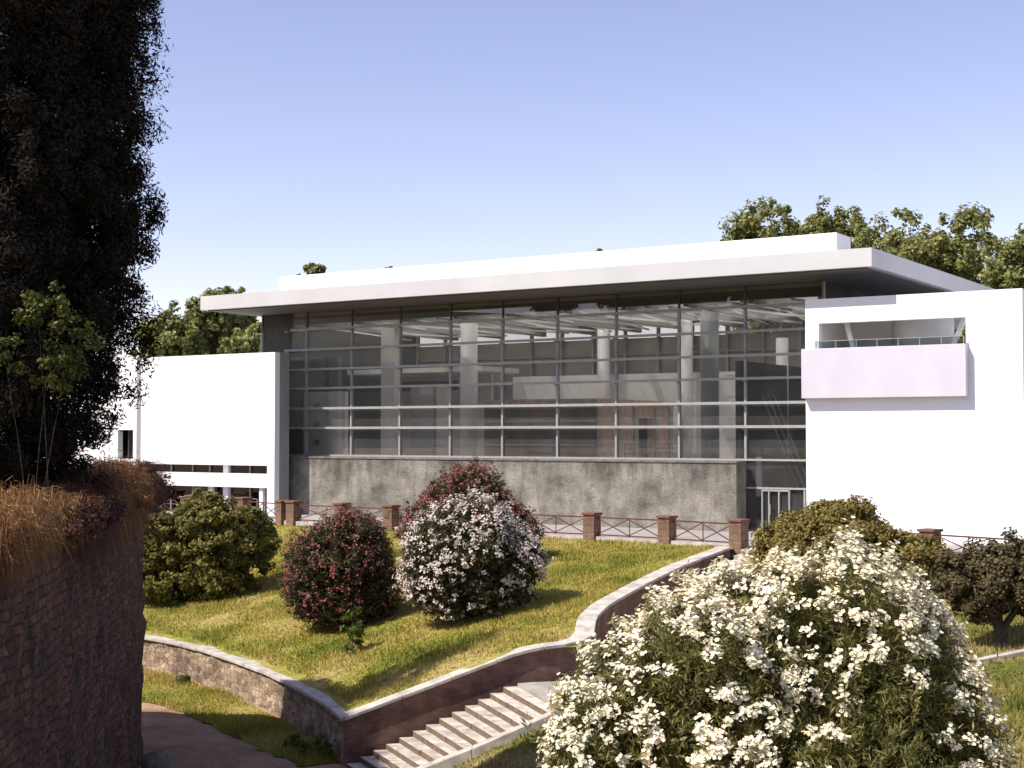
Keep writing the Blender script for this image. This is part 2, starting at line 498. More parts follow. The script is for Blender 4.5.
def terrain(name, poly, fz, step, mat, rough=.04):
    xs = [p[0] for p in poly]; ys = [p[1] for p in poly]
    gx, gy = np.meshgrid(np.arange(min(xs), max(xs), step), np.arange(min(ys), max(ys), step))
    gx = gx.ravel() + rng.uniform(-.2, .2, gx.size) * step; gy = gy.ravel() + rng.uniform(-.2, .2, gy.size) * step
    k = in_poly(gx, gy, poly); gx, gy = gx[k], gy[k]
    bpts = []
    for i in range(len(poly)):
        a = np.array(poly[i][:2]); b = np.array(poly[(i + 1) % len(poly)][:2])
        m = max(1, int(np.linalg.norm(b - a) / step))
        for t in range(m): bpts.append(a + (b - a) * t / m)
    nb = len(bpts)
    verts = [Vector(p) for p in bpts] + [Vector((a, b)) for a, b in zip(gx, gy)]
    edges = [(i, (i + 1) % nb) for i in range(nb)]
    v, e, f, *_ = delaunay_2d_cdt(verts, edges, [], 1, 1e-4)
    x = np.array([p[0] for p in v]); y = np.array([p[1] for p in v])
    z = fz(x, y) + rough * (np.sin(x * 1.7 + y * .6) * np.sin(y * 1.3 - x * .4) + .5 * np.sin(x * 3.9) * np.sin(y * 3.1))
    me = bpy.data.meshes.new(name)
    me.from_pydata([tuple(q) for q in np.stack([x, y, z], 1)], [], [tuple(q) for q in f])
    me.update()
    if sum(p.normal.z for p in me.polygons) < 0: me.flip_normals()
    me.materials.append(mat)
    me.polygons.foreach_set('use_smooth', [True] * len(me.polygons))
    o = bpy.data.objects.new(name, me); link(o)
    return tag(o, kind='structure')

# edge of the lawn along its walls (x, y, top z)
LOWWALL = [(-20.5, 58.6, -3.05), (-17.2, 56.6, -3.08), (-13.9, 54.2, -3.1), (-11.9, 52.4, -3.15), (-9.95, 49.9, -3.2), (-7.9, 46.8, -3.25), (-6.2, 43.6, -3.3), (-5.3, 41.7, -3.33), (-4.72, 40.0, -3.35)]
PARAPET = [(-4.72, 40.0, -3.35), (-2.1, 40.72, -2.48), (.53, 41.5, -1.6), (1.9, 41.75, -1.56), (2.42, 42.6, -1.45), (2.5, 44.2, -1.15), (3.1, 46.4, -.95), (4.45, 49.2, -.65), (6.3, 52.9, -.3), (8.75, 57.0, .06)]
FENCE = [(-27, 88.5), (-14.58, 77.69), (-11.7, 74.3), (-5.92, 69.44), (-2.75, 67.2), (.35, 65.0), (3.54, 62.78), (6.6, 60.4), (9.1, 57.9)]
def path_z(x, y): return np.interp(np.asarray(y, float) + .3 * np.asarray(x, float), [34, 38, 50, 60], [-4.75, -4.72, -4.38, -4.3])

lawn_ctrl = LOWWALL + PARAPET + [(*p, -.02) for p in FENCE] + [(-24, 63, -2.9), (-30, 90, 0), (-7, 62, -1.25), (-1, 55, -1.0), (-12, 66, -1.5)]
lawn_f = tps(lawn_ctrl)
lawn_poly = [(x, y) for x, y, z in LOWWALL] + [(x, y) for x, y, z in PARAPET[1:]] + [(x, y) for x, y in reversed(FENCE)] + [(-30, 75)]
terrain("lawn", lawn_poly, lambda x, y: lawn_f(x, y) - .07, .8, GRG)

# bank to the right of the stairs and around to the viewer
FENCE_R = [(12.6, 54.6), (15.05, 51.9), (18.2, 48.3), (21.4, 44.6), (26, 39.5)]
bank_ctrl = [(1.45, 36.1, -2.6), (-1.8, 36.3, -3.95), (-4.2, 36.0, -4.7), (6.2, 39, -2.3), (8.6, 44, -1.6), (11.5, 51, -.5), (12.6, 54.6, -.05), (15.05, 51.9, 0), (18.2, 48.3, 0), (26, 39.5, 0),
             (12.6, 37, -1.2), (9, 26.5, -1.6), (4, 19, -1.3), (0, 0, 2.9), (-3, 20, -2.5), (-5.5, 30, -4.7), (-4.5, 10, -.5), (20, 25, -1), (20, 5, 1.0), (3, 28, -2.2), (5, 34, -2.2)]
bank_f = tps(bank_ctrl)
bank_poly = [(-4.6, 36.1), (-1.8, 36.2), (1.45, 36.0), (3.8, 37.4), (6.2, 40), (8.4, 44.2), (10.6, 49), (12.6, 54.6)] + FENCE_R[1:] + [(40, 25), (40, -12), (-5, -12), (-5.2, 10), (-5.6, 30)]
def bank_z(x, y):
    z = bank_f(x, y)
    cap = 4.15 - .26 * np.clip(np.asarray(y, float), 5.5, 24)
    return np.minimum(z, np.where(np.asarray(y) < 24, cap, 99))
terrain("grass_bank", bank_poly, bank_z, .9, DGG)

# forecourt reaching away to the horizon
fl = FENCE + [(10.9, 56.2)] + FENCE_R
mb = MB()
far = [(60, 20), (1500, -200), (1500, 3000), (-1500, 3000), (-1500, 300), (-60, 110)]
me = bpy.data.meshes.new("forecourt")
pp = [(x, y, 0) for x, y in fl] + [(x, y, 0) for x, y in far]
from mathutils.geometry import tessellate_polygon
tris = tessellate_polygon([[Vector(p) for p in pp]])
me.from_pydata(pp, [], [tuple(t) for t in tris]); me.update()
if me.polygons[0].normal.z < 0: me.flip_normals()
me.materials.append(PAVE)
tag(link(bpy.data.objects.new("forecourt_paving", me)), kind='structure')
# low ground in the sunken walk, one sheet that runs under everything
mb = MB(); mb.v = [(-1500, -1500, -5.2), (1500, -1500, -5.2), (1500, 3000, -5.2), (-1500, 3000, -5.2)]; mb.f = [(0, 1, 2, 3)]
tag(mb.build("lower_ground", DIRT), kind='structure')
path_poly = [(-30, 45), (-30, 66), (-20.5, 60)] + [(x + .1, y + .1) for x, y, z in LOWWALL[1:]] + [(-3.0, 40.6), (-3.2, 34), (-4.8, 28), (-4.9, 5), (-12, 5), (-12, 30), (-13, 42)]
terrain("path", path_poly, path_z, .8, DIRT, .03)
mb = MB()
for i in range(120):
    a0 = 2 * math.pi * i / 120; h0 = 26 + 9 * math.sin(a0 * 5) + 6 * math.sin(a0 * 13 + 1)
    dd = abs((a0 - math.atan2(-.41, -.91) + math.pi) % (2 * math.pi) - math.pi)
    h0 += 78 * max(0, math.cos(min(dd * 1.15, 1.57)))  # added unseen ridge, raised on this side to darken what the glass reflects
    for rr_, zz in ((900, -8), (1000, h0), (1250, -8)): mb.v.append((rr_ * math.cos(a0), rr_ * math.sin(a0), zz))
for i in range(120):
    a = i * 3; b = ((i + 1) % 120) * 3
    mb.f += [(a, b, b + 1, a + 1), (a + 1, b + 1, b + 2, a + 2)]
tag(mb.build("added_hills", HILLM, smooth=True), kind='structure')
# mound behind the old wall
def mound_z(x, y): return 2.75 + .15 * np.sin(np.asarray(x) * .7) + 0 * np.asarray(y)
terrain("mound", [(-6.9, 8), (-7.0, 20), (-9.0, 30), (-10.7, 38), (-11.3, 41.4), (-12.4, 42.6), (-17, 43.6), (-60, 49), (-60, 8)], mound_z, 1.5, GRG)

# ---- grass blades
def blades(name, poly, fz, n, h, zoff=0, density=None, mat=None):
    xs = [p[0] for p in poly]; ys = [p[1] for p in poly]
    x = rng.uniform(min(xs), max(xs), n * 3); y = rng.uniform(min(ys), max(ys), n * 3)
    k = in_poly(x, y, poly); x, y = x[k], y[k]
    if density is not None:
        k = rng.uniform(0, 1, len(x)) < density(x, y); x, y = x[k], y[k]
    x, y = x[:n], y[:n]
    z = fz(x, y) + zoff
    n = len(x)
    a = rng.uniform(0, 6.28, n); hh = h * rng.uniform(.5, 1.5, n) * (1 + .5 * np.sin(x * .9) * np.sin(y * 1.1))
    w = .018 + .01 * rng.uniform(0, 1, n)
    base = np.stack([x, y, z], 1)
    side = np.stack([np.cos(a), np.sin(a), 0 * a], 1) * w[:, None]
    lean = rdir(n) * np.array([1, 1, 0]) * hh[:, None] * .6
    tip = base + lean + np.array([0, 0, 1]) * hh[:, None]
    V = np.stack([base - side, base + side, tip], 1).reshape(-1, 3)
    o = quads_obj(name, V, mat or GRB, None, 3)
    return tag(o, kind='stuff')
_edge = np.array([(x, y) for x, y, z in LOWWALL] + [(x, y) for x, y, z in PARAPET[1:]])
def off_edge(x, y):
    d = np.full(x.shape, 9.0)
    for a, b in zip(_edge[:-1], _edge[1:]):
        ab = b - a; t = np.clip(((x - a[0]) * ab[0] + (y - a[1]) * ab[1]) / (ab @ ab), 0, 1)
        d = np.minimum(d, np.hypot(x - a[0] - t * ab[0], y - a[1] - t * ab[1]))
    return (d > .52 + .1 * np.sin(x * 3) * np.sin(y * 2.3)).astype(float)
g = blades("lawn_grass", lawn_poly, lambda x, y: lawn_f(x, y) - .07, 170000, .10, 0, off_edge); tag(g, "short green and yellowing grass covering the sloping lawn", "grass")
bp = [(-4.4, 36), (-1.8, 36.1), (1.45, 35.9), (6.2, 39.6), (12.6, 54), (15, 51.5), (22, 43.5), (22, 20), (6, 20), (-5.4, 30)]
g = blades("bank_grass", bp, bank_z, 110000, .11, 0, None, DGB); tag(g, "dry grass on the bank right of the stairs", "grass")
def ragged(poly, i0, i1, amp):
    a = [np.array(p) for p in poly[i0:i1 + 1]]; out = []
    for p, q in zip(a[:-1], a[1:]):
        d = q - p; L_ = np.hypot(*d); n_ = np.array([d[1], -d[0]]) / L_
        for t_ in np.arange(0, L_, .35): out.append(tuple(p + d * t_ / L_ + n_ * amp * (rng.uniform(-1, 1) * .5 + .6 * math.sin(t_ * 2.1) * math.sin(t_ * .9 + p[0]))))
    return poly[:i0] + out + poly[i1:]
vp = [(-16, 56.2), (-13.8, 54), (-9.9, 49.7), (-6.2, 43.5), (-4.9, 40.3), (-6.0, 40.0), (-8.6, 43.7), (-11.6, 47.7), (-15, 51), (-18, 54)]
vp = ragged(vp, 5, 8, .16)
g = blades("verge_grass", vp, path_z, 26000, .13); tag(g, "strip of grass growing at the foot of the curved wall", "grass")
me = None
terrain("grass_verge", vp, lambda x, y: path_z(x, y) + .03, .5, GRG, .02)

# ------------------------------------------------------------------ walls of the garden
def densify(pts, step):
    out = []
    for a, b in zip(pts[:-1], pts[1:]):
        a = np.array(a); b = np.array(b); m = max(1, int(round(np.linalg.norm((b - a)[:2]) / step)))
        for t in range(m): out.append(a + (b - a) * t / m)
    out.append(np.array(pts[-1])); return np.array(out)
def smoothpts(p, it=2):
    p = np.array(p, float)
    for _ in range(it):
        q = p.copy(); q[1:-1] = (p[:-2] + 2 * p[1:-1] + p[2:]) / 4; p = q
    return p
def normals2(p):
    d = np.gradient(p[:, :2], axis=0); d /= np.linalg.norm(d, axis=1, keepdims=True)
    return np.stack([d[:, 1], -d[:, 0]], 1)       # right-hand side of travel
def ribbon_wall(name, pts, zbot, thick, mat, parent, jitter=.0, zrows=6, drop=.1):
    """masonry body; right side of travel is the exposed face"""
    p = np.array(pts); n = normals2(p); L = np.concatenate([[0], np.cumsum(np.linalg.norm(np.diff(p[:, :2], axis=0), axis=1))])
    V = []; F = []; UV = []
    m = len(p); prof = [(0, k / (zrows - 1)) for k in range(zrows)] + [(thick, 1), (thick, 0)]
    for i in range(m):
        for off, t in prof:
            z = zbot[i] + (p[i, 2] - drop - zbot[i]) * t
            j = rng.normal() * jitter if off == 0 else 0
            V.append((p[i, 0] - n[i, 0] * (off + j), p[i, 1] - n[i, 1] * (off + j), z)); UV.append((L[i], z))
    k = len(prof)
    for i in range(m - 1):
        for j in range(k - 1):
            F.append((i * k + j, (i + 1) * k + j, (i + 1) * k + j + 1, i * k + j + 1))
    F.append(tuple(range(k))); F.append(tuple((m - 1) * k + j for j in reversed(range(k))))
    me = bpy.data.meshes.new(name); me.from_pydata(V, [], F); me.update()
    uvl = me.uv_layers.new(name="UVMap")
    for lp in me.loops: uvl.data[lp.index].uv = UV[lp.vertex_index]
    me.materials.append(mat)
    return link(bpy.data.objects.new(name, me), parent)
def coping(name, pts, width, over, th, mat, parent, slab=1.25, dz=0):
    """row of slabs following the wall top, with thin open joints"""
    p = np.array(pts); n = normals2(p); L = np.concatenate([[0], np.cumsum(np.linalg.norm(np.diff(p[:, :2], axis=0), axis=1))])
    def at(s):
        q = [np.interp(s, L, p[:, c]) for c in range(3)]; nn = [np.interp(s, L, n[:, c]) for c in range(2)]
        return np.array(q), np.array(nn)
    mb = MB(); s = 0
    while s < L[-1] - .05:
        e = min(s + slab * random.uniform(.85, 1.15), L[-1])
        if L[-1] - e < .4: e = L[-1]
        h = random.uniform(-.008, .008); sub = max(1, int((e - s) / .45)); gp = .012
        ks = np.linspace(s + gp, e - gp, sub + 1); b = len(mb.v)
        for q in ks:
            c, nn = at(q)
            for off, z in ((over, -th), (over, 0), (over - width, 0), (over - width, -th)):
                mb.v.append((c[0] + nn[0] * off, c[1] + nn[1] * off, c[2] + z + h + dz))
        for i in range(sub):
            for j in range(4): mb.f.append((b + i * 4 + j, b + i * 4 + (j + 1) % 4, b + (i + 1) * 4 + (j + 1) % 4, b + (i + 1) * 4 + j))
        mb.f.append((b, b + 3, b + 2, b + 1)); mb.f.append(tuple(b + sub * 4 + j for j in range(4)))
        s = e
    return mb.build(name, mat, parent, bevel=.015)

lw = smoothpts(densify(LOWWALL, .5), 6)
t = empty("retaining_wall", (lw[0][0], lw[0][1], -4.4), 0, "curved rubble stone wall with pale flat coping along the lower edge of the lawn", "wall")
zero = (-lw[0][0], -lw[0][1], 4.4)
def shift(o, t):      # geometry was written in world metres: express it relative to the thing's base
    o.data.transform(Matrix.Translation(-Vector(t.location)))
    return o
shift(ribbon_wall("masonry", lw, path_z(lw[:, 0], lw[:, 1]) - .3, .45, RUBBLE, t, .025), t)
shift(coping("coping", lw, .62, .10, .11, COPE, t), t)
# short buttresses
pr = smoothpts(densify(PARAPET, .4), 3)
pr[0] = PARAPET[0]; pr[-1] = PARAPET[-1]
t = empty("parapet_wall", (PARAPET[0][0], PARAPET[0][1], -4.4), 0, "dark brick parapet with pale coping rising beside the stairs and curving up to the fence", "wall")
zb = np.minimum(pr[:, 2] - 1.15, np.interp(pr[:, 1], [40, 41.7, 44, 57], [-4.9, -3.0, -2.9, -.6]))
shift(ribbon_wall("brickwork", pr, zb, .45, BRICKD, t, 0), t)
shift(coping("coping", pr, .60, .08, .10, COPE, t, 1.5, .012), t)

# ------------------------------------------------------------------ stairs
t = empty("stone_staircase", (-4.2, 38, -4.6), 0, "worn pale stone stairs climbing between the brick parapet and the white oleander", "staircase")
top_l = np.array([.1, 40.9]); bot_l = np.array([-4.62, 39.72]); top_r = np.array([1.45, 36.55]); bot_r = np.array([-2.9, 36.15])
NS = 13
for i in range(NS):
    a0 = i / NS; a1 = (i + 1.12) / NS
    z = -4.56 + (i) * (1.92 / (NS - 1))
    P0 = bot_l + (top_l - bot_l) * a0; P1 = bot_l + (top_l - bot_l) * a1
    Q0 = bot_r + (top_r - bot_r) * a0; Q1 = bot_r + (top_r - bot_r) * a1
    mb = MB(); j = random.uniform(-.01, .01)
    # two or three long blocks make each step
    cuts = [0, random.uniform(.3, .42), random.uniform(.62, .75), 1]
    for c0, c1 in zip(cuts[:-1], cuts[1:]):
        e = .0015; jj = random.uniform(-.012, .012)
        A0 = P0 + (Q0 - P0) * (c0 + e); B0 = P0 + (Q0 - P0) * (c1 - e); A1 = P1 + (Q1 - P1) * (c0 + e); B1 = P1 + (Q1 - P1) * (c1 - e)
        mb.prism([(A0[0] + jj, A0[1]), (B0[0] + jj, B0[1]), tuple(B1), tuple(A1)], z - .5, z + jj * .4)
    st = shift(mb.build("step", STEPM, t, bevel=.02), t)
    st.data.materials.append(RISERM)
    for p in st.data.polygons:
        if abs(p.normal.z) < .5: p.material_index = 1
mb = MB().prism([(.16, 40.85), (1.55, 36.6), (5.6, 38.6), (4.4, 42.6), (2.9, 43.0), (2.0, 41.3), (.6, 41.05)], -3.2, -2.55)
shift(mb.build("landing", LANDM, t), t)
mb = MB()
cb = [(-3.6, 35.95, -4.3), (-1.0, 36.12, -3.32), (1.5, 36.42, -2.3), (3.6, 37.5, -2.25)]
for a, b in zip(cb[:-1], cb[1:]):
    dx = Vector((b[0] - a[0], b[1] - a[1])).normalized() * .008
    mb.prism([(a[0] + dx.x, a[1] + dx.y + .21, a[2] - 1, a[2]), (a[0] + dx.x, a[1] - .21, a[2] - 1, a[2]), (b[0] - dx.x, b[1] - .21, b[2] - 1, b[2]), (b[0] - dx.x, b[1] + .21, b[2] - 1, b[2])], 0, 0)
for f in range(len(mb.f)): pass
shift(mb.build("kerb", COPE, t, bevel=.02), t)

t = empty("upper_staircase", (7.5, 50, -1.6), 0, "pale stone steps between the curved parapet and the green shrub, reaching the fence opening", "staircase")
s0 = np.array([4.45, 43.2]); s1 = np.array([11.1, 56.6])
for i in range(16):
    a0 = s0 + (s1 - s0) * i / 16; a1 = s0 + (s1 - s0) * (i + 1.1) / 16
    n2 = np.array([(s1 - s0)[1], -(s1 - s0)[0]]); n2 = n2 / np.linalg.norm(n2)
    z = -2.4 + i * .16
    wL, wR = 1.75, 1.7
    q = [a0 - n2 * wL, a0 + n2 * wR, a1 + n2 * wR, a1 - n2 * wL]
    shift(MB().prism([tuple(c) for c in q], z - .5, z).build("step", STEPM, t, bevel=.02), t)

# ------------------------------------------------------------------ old dark wall on the left
OW = [(-5.4, 2), (-6.1, 12), (-7.0, 20), (-8.0, 26), (-9.2, 33), (-10.1, 38), (-10.72, 41.4), (-11.05, 42.1), (-11.6, 42.7), (-13.0, 43.4), (-17, 44.2), (-30, 46)]
ow = smoothpts(densify([(x, y, 3.0) for x, y in OW], .5), 3)
ow[:, 2] = 2.95 + .12 * np.sin(np.arange(len(ow)) * .8) + .06 * np.sin(np.arange(len(ow)) * 2.3)
t = empty("old_stone_wall", (-9.2, 33, -4.9), 0, "tall dark rubble wall in shade at the left, dry plants spilling over its top", "wall")
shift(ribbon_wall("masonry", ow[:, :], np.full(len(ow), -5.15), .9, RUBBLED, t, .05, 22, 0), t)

# pale chips of stone set in the wall and a boulder at its foot
def boulder(name, c, r, mat, label, seed):
    import bmesh
    bm = bmesh.new(); bmesh.ops.create_icosphere(bm, subdivisions=3, radius=1)
    rr = np.random.default_rng(seed); k = rr.normal(size=(5, 3)) * 2
    for v in bm.verts:
        d = v.co.copy(); s = 1 + .12 * sum(math.sin(d.dot(Vector(q)) + i) for i, q in enumerate(k)) / 2
        v.co = Vector((d.x * r[0], d.y * r[1], d.z * r[2])) * s
    me = bpy.data.meshes.new(name); bm.to_mesh(me); bm.free(); me.materials.append(mat)
    o = link(bpy.data.objects.new(name, me)); o.location = c
    return tag(o, label, "stone")
boulder("boulder", (-9.75, 39.3, -4.5), (.42, .32, .42), BOULD, "pale weathered stone lying on the shaded path at the foot of the old wall", 4)

# ------------------------------------------------------------------ fence with brick piers
def pier(parent, x, y, z, rz, s=.285, h=1.13):
    mb = MB().box(-s, s, -s, s, -.25, h - .1)
    o = mb.build("pier", BRICK, parent); o.location = (x, y, z); o.rotation_euler.z = rz
    c = MB().box(-s - .06, s + .06, -s - .06, s + .06, h - .098, h).build("cap", CAPM, o, bevel=.015)
    return o
def panel(parent, a, b, z=0, split=1):
    a = Vector((*a, z)); b = Vector((*b, z)); d = (b - a).normalized(); L = (b - a).length
    a = a + d * .33; b = b - d * .33; L -= .66
    mb = MB(); up = Vector((0, 0, 1)); lo, hi = .16, .92
    mb.bar(a + up * hi, b + up * hi, .055, .06); mb.bar(a + up * lo, b + up * lo, .05, .055)
    n = max(1, round(L / 1.9))
    for i in range(n):
        p = a + d * L * i / n; q = a + d * L * (i + 1) / n
        mb.bar(p + up * (lo + .03), q + up * (hi - .03), .028, .04)
        mb.bar(p + up * (hi - .03) + d.cross(up) * .03, q + up * (lo + .03) + d.cross(up) * .03, .028, .04)
        if i: mb.bar(p + d * .04 + up * .0, p + d * .04 + up * (hi - .03), .04, .04)
    return mb.build("rail_panel", IRON, parent)
def fence(pts, label, piers=None):
    t = empty("garden_fence", (*pts[0], 0), 0, label, "fence")
    for i, p in enumerate(pts):
        q = pts[min(i + 1, len(pts) - 1)]; o_ = pts[max(i - 1, 0)]
        rz = math.atan2(q[1] - o_[1], q[0] - o_[0])
        pier(t, p[0] - pts[0][0], p[1] - pts[0][1], 0, rz)
    for a, b in zip(pts[:-1], pts[1:]):
        if math.hypot(b[0] - a[0], b[1] - a[1]) > 1.2: shift(panel(t, a, b), t)
    mb = MB()
    for a, b in zip(pts[:-1], pts[1:]):
        d = Vector((b[0] - a[0], b[1] - a[1])).normalized(); e = d * .3; nn = Vector((d.y, -d.x)) * .17
        mb.prism([(a[0] + e.x + nn.x, a[1] + e.y + nn.y), (b[0] - e.x + nn.x, b[1] - e.y + nn.y), (b[0] - e.x - nn.x, b[1] - e.y - nn.y), (a[0] + e.x - nn.x, a[1] + e.y - nn.y)], -.45, .09)
    shift(mb.build("plinth", COPE, t), t)
    return t
FP = [(-27, 88.4), (-22.5, 84.5), (-18.2, 80.8), (-14.7, 77.8), (-12.0, 74.3), (-11.35, 73.7), (-8.6, 71.6), (-5.92, 69.44), (-2.75, 67.2), (.35, 65.0), (3.54, 62.78), (6.6, 60.35), (9.25, 57.85)]
fence(FP, "rust red cross braced railing between brick piers along the top of the lawn")
fence([(13.1, 54.1), (15.3, 51.9), (18.4, 48.4), (21.5, 44.9), (24.6, 41.4)], "rust red cross braced railing right of the stairs, in front of the right white block")

# kerb of a path under the round tree
mb = MB()
kp = densify([(11.0, 36.4, -1.14), (13.4, 37.0, -1.12), (16.5, 37.2, -1.1), (21, 36.4, -1.0)], .9)
for a, b in zip(kp[:-1], kp[1:]):
    za = float(bank_z(np.array([a[0]]), np.array([a[1]]))[0]) + .1; zb_ = float(bank_z(np.array([b[0]]), np.array([b[1]]))[0]) + .1
    mb.prism([(a[0], a[1] + .16, za - .4, za), (a[0], a[1] - .16, za - .4, za), (b[0] - .012, b[1] - .16, zb_ - .4, zb_), (b[0] - .012, b[1] + .16, zb_ - .4, zb_)], 0, 0)
k = mb.build("path_kerb", COPE); tag(k, kind='structure')

# ------------------------------------------------------------------ THE MUSEUM (local x along the facade, y into the building)
MO = (11.06, 67.3, 0); MA = R(-32.8)
mus = empty("museum", MO, MA, "long white modern museum with overhanging roof and glass hall above a stained wall", "building")
# roof
def ring(x0, x1, y0, y1, z0, z1, holes, ya, yb):
    mb = MB(); mb.box(x0, x1, y0, ya, z0, z1); mb.box(x0, x1, yb, y1, z0, z1)
    xs = [x0] + [q for h in holes for q in h] + [x1]
    for a, b in zip(xs[::2], xs[1::2]): mb.box(a, b, ya, yb, z0, z1)
    return mb
HOLES = [(-30.8 + i * 6.94, -30.8 + i * 6.94 + 6.3) for i in range(5)]
roof = ring(-32.2, 7.5, -3.73, 20, 11.76, 12.56, HOLES, 2.0, 13.5).build("roof", GREY, mus)
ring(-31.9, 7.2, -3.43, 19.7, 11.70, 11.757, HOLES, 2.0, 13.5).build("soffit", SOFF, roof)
MB().box(-27.9, 5.25, -1.75, .1, 12.565, 13.62).build("attic", WHITE, roof, bevel=.03)
for a, b in HOLES: MB().box(a - .1, b + .1, 1.9, 13.6, 12.565, 12.6).build("rooflight", ROOFG, roof)
# retaining plinth wall in front of the hall
pl = MB().box(-28.95, -.06, -.85, .30, -.3, 3.22).build("plinth_wall", CONC, mus)
MB().box(-28.95, -.02, -.90, .26, 3.222, 3.32).build("ledge", LEDGE, pl, bevel=.01)
# shutter-board joints of the wall, as grooves standing between panels
# floor, ceiling
fl_ = MB().box(-31.0, -.1, .45, 16, 2.9, 3.2).build("floor", FLOORM, mus)
MB().box(-.08, 6, .45, 16, -.1, .06).build("entrance_floor", FLOORM, mus)
ce_ = ring(-31.0, 3.7, .5, 15.8, 11.5, 11.68, HOLES, 2.0, 13.5)
ce_ = ce_.build("ceiling", CEIL, mus)
for i, x in enumerate(np.arange(-27.63, 4, 3.47)):
    MB().box(x - .14, x + .14, .6, 15.6, 10.9, 11.49).build("ceiling_beam", BEAM, ce_)
lou = MB()
for i in range(26):
    x = -30.5 + i * 1.3
    lou.bar((x, 1.0, 10.98 + .04 * (i % 2)), (x + 3.0 * (1 if i % 2 else -1), 14.8, 11.0), .05, .10)
lou.build("ceiling_louvres", COLM, ce_)
# glazed front
gf = MB().box(-31.15, 3.85, .34, .36, 3.3, 11.69)
gf.box(-.04, 3.85, .34, .36, .05, 3.3)
gf.box(-31.16, -31.14, .361, 15.9, 3.3, 11.69); gf.box(3.84, 3.86, .361, 15.9, .05, 11.69)
glz = gf.build("glass_front", GLASS, mus)
for i, x in enumerate([-31.12, -27.63, -24.23, -20.77, -17.33, -13.94, -10.54, -7.08, -3.57, -.06]):
    z0 = 3.32
    MB().box(x - .05, x + .05, .22, .42, z0, 10.62).build("mullion", STEEL, glz)
    MB().box(x - .035, x + .035, .28, .42, 10.62, 11.69).build("mullion", DSTEEL, glz)
MB().box(3.80, 3.90, .25, .45, .05, 11.69).build("mullion", STEEL, glz)
for z in (4.95, 6.08, 7.24, 8.34, 9.49, 10.67):
    x0 = -29.05 if z < 10 else -28.6
    mb = MB().box(x0, 3.75, -.02, .20, z - .035, z + .035)
    mb.box(x0, 3.75, -.06, -.022, z - .065, z + .065)
    for x in [-29.0, -27.63, -24.23, -20.77, -17.33, -13.94, -10.54, -7.08, -3.57, -.06]:
        mb.box(x - .05, x + .05, -.02, .22, z - .12, z - .04)
    mb.build("transom", STEEL, glz)
MB().box(-28.9, 3.78, .18, .34, 3.325, 3.42).build("transom", STEEL, glz)
MB().box(-.0, 3.78, .18, .34, 2.0, 2.08).build("transom", STEEL, glz)
# head beam in the shade of the roof
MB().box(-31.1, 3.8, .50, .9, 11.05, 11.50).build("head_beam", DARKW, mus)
# door in the glass
dr = empty("x", (0, 0, 0)); bpy.data.objects.remove(dr)
door = MB()
for x in (.78, 1.12, 1.62, 2.13): door.box(x - .025, x + .025, .2, .33, .05, 1.98)
door.box(.74, 2.17, .2, .33, 1.90, 1.99)
dr = door.build("entrance_door", BEAM, mus)
MB().box(1.2, 1.24, .1, .16, .8, 1.3).build("handle", STEEL, dr)
MB().box(2.85, 2.93, .2, .33, .05, 1.99).build("mullion", STEEL, glz)
# rear of the hall
rg = MB()
rg.box(-31, 3.7, 15.9, 15.94, 3.2, 11.5)
rg = rg.build("rear_glazing", GLASS, mus)
for x in np.arange(-31, 4, 2.31): MB().box(x - .07, x + .07, 15.6, 15.88, 3.2, 11.5).build("mullion", BEAM, rg)
for z in (5.0, 6.5, 8, 9.6): MB().box(-31, 3.7, 15.7, 15.86, z - .05, z + .05).build("transom", BEAM, rg)
iw = MB(); iw.box(-22.5, 1.5, 14.6, 14.9, 3.2, 8.3); iw.build("rear_wall", INW, mus)
MB().box(-31.0, -3.0, 15.96, 16.2, 3.2, 10.6).build("rear_screen", INW, mus)
iw = MB(); iw.box(-30.9, -22.6, 12.2, 12.5, 3.2, 8.7); iw.box(-30.9, -20.5, 8.0, 12.19, 8.4, 8.7); iw.build("gallery_wall", INW, mus)
# columns
for (x, y, r, z1) in ((-19.35, 5, .5, 11.0), (-.9, 7, .32, 9.6), (-4.1, 5, .48, 11.0), (-9.6, 13.6, .4, 11.4), (-15.2, 13.6, .4, 11.4)):
    mb = MB().tube([(x, y, 3.2), (x, y, z1)], r, 28)
    o = mb.build("column", COLM if x != -4.1 else SIDEG, mus, smooth=False)
    for p in o.data.polygons: p.use_smooth = len(p.vertices) == 4
MB().box(-25.5, -24.5, 4.6, 5.4, 3.2, 11.0).build("square_column", INW, mus)
# white slab with three small openings, inscribed walls, dark partition
sl = MB(); xs = [-30.2, -29.35, -28.9, -26.95]
sl.box(-30.2, -29.45, 3, 3.3, 3.2, 7.15); sl.box(-28.95, -26.95, 3, 3.3, 3.2, 7.15)
zz = [3.2, 3.9, 4.25, 5.0, 5.35, 6.1, 6.45, 7.15]
for i in range(0, 8, 2): sl.box(-29.45, -28.95, 3, 3.3, zz[i], zz[i + 1])
sl = sl.build("pierced_slab", COLM, mus)
MB().box(-29.44, -28.96, 3.2, 3.22, 3.85, 6.5).build("shade_backing", BEAM, sl)
MB().box(-26.9, -25.9, 6.4, 6.7, 3.2, 7.9).build("inscribed_panel", TEXTW, mus)
MB().box(-24.3, -22.6, 6.0, 6.3, 3.2, 7.55).build("inscribed_panel", TEXTW, mus)
MB().box(-22.4, -21.6, 6.0, 6.3, 3.2, 7.55).build("plain_panel", FLOORM, mus)
MB().box(-28.9, -23, 9.0, 9.2, 7.3, 7.9).build("gallery_edge", DARKW, mus)
dp = MB(); dp.box(-.9, -.6, 1.0, 10.5, .06, 8.15); dp.box(-.6, 5.5, 10.2, 10.5, .06, 8.15); dp = dp.build("dark_partition", DARKW, mus)
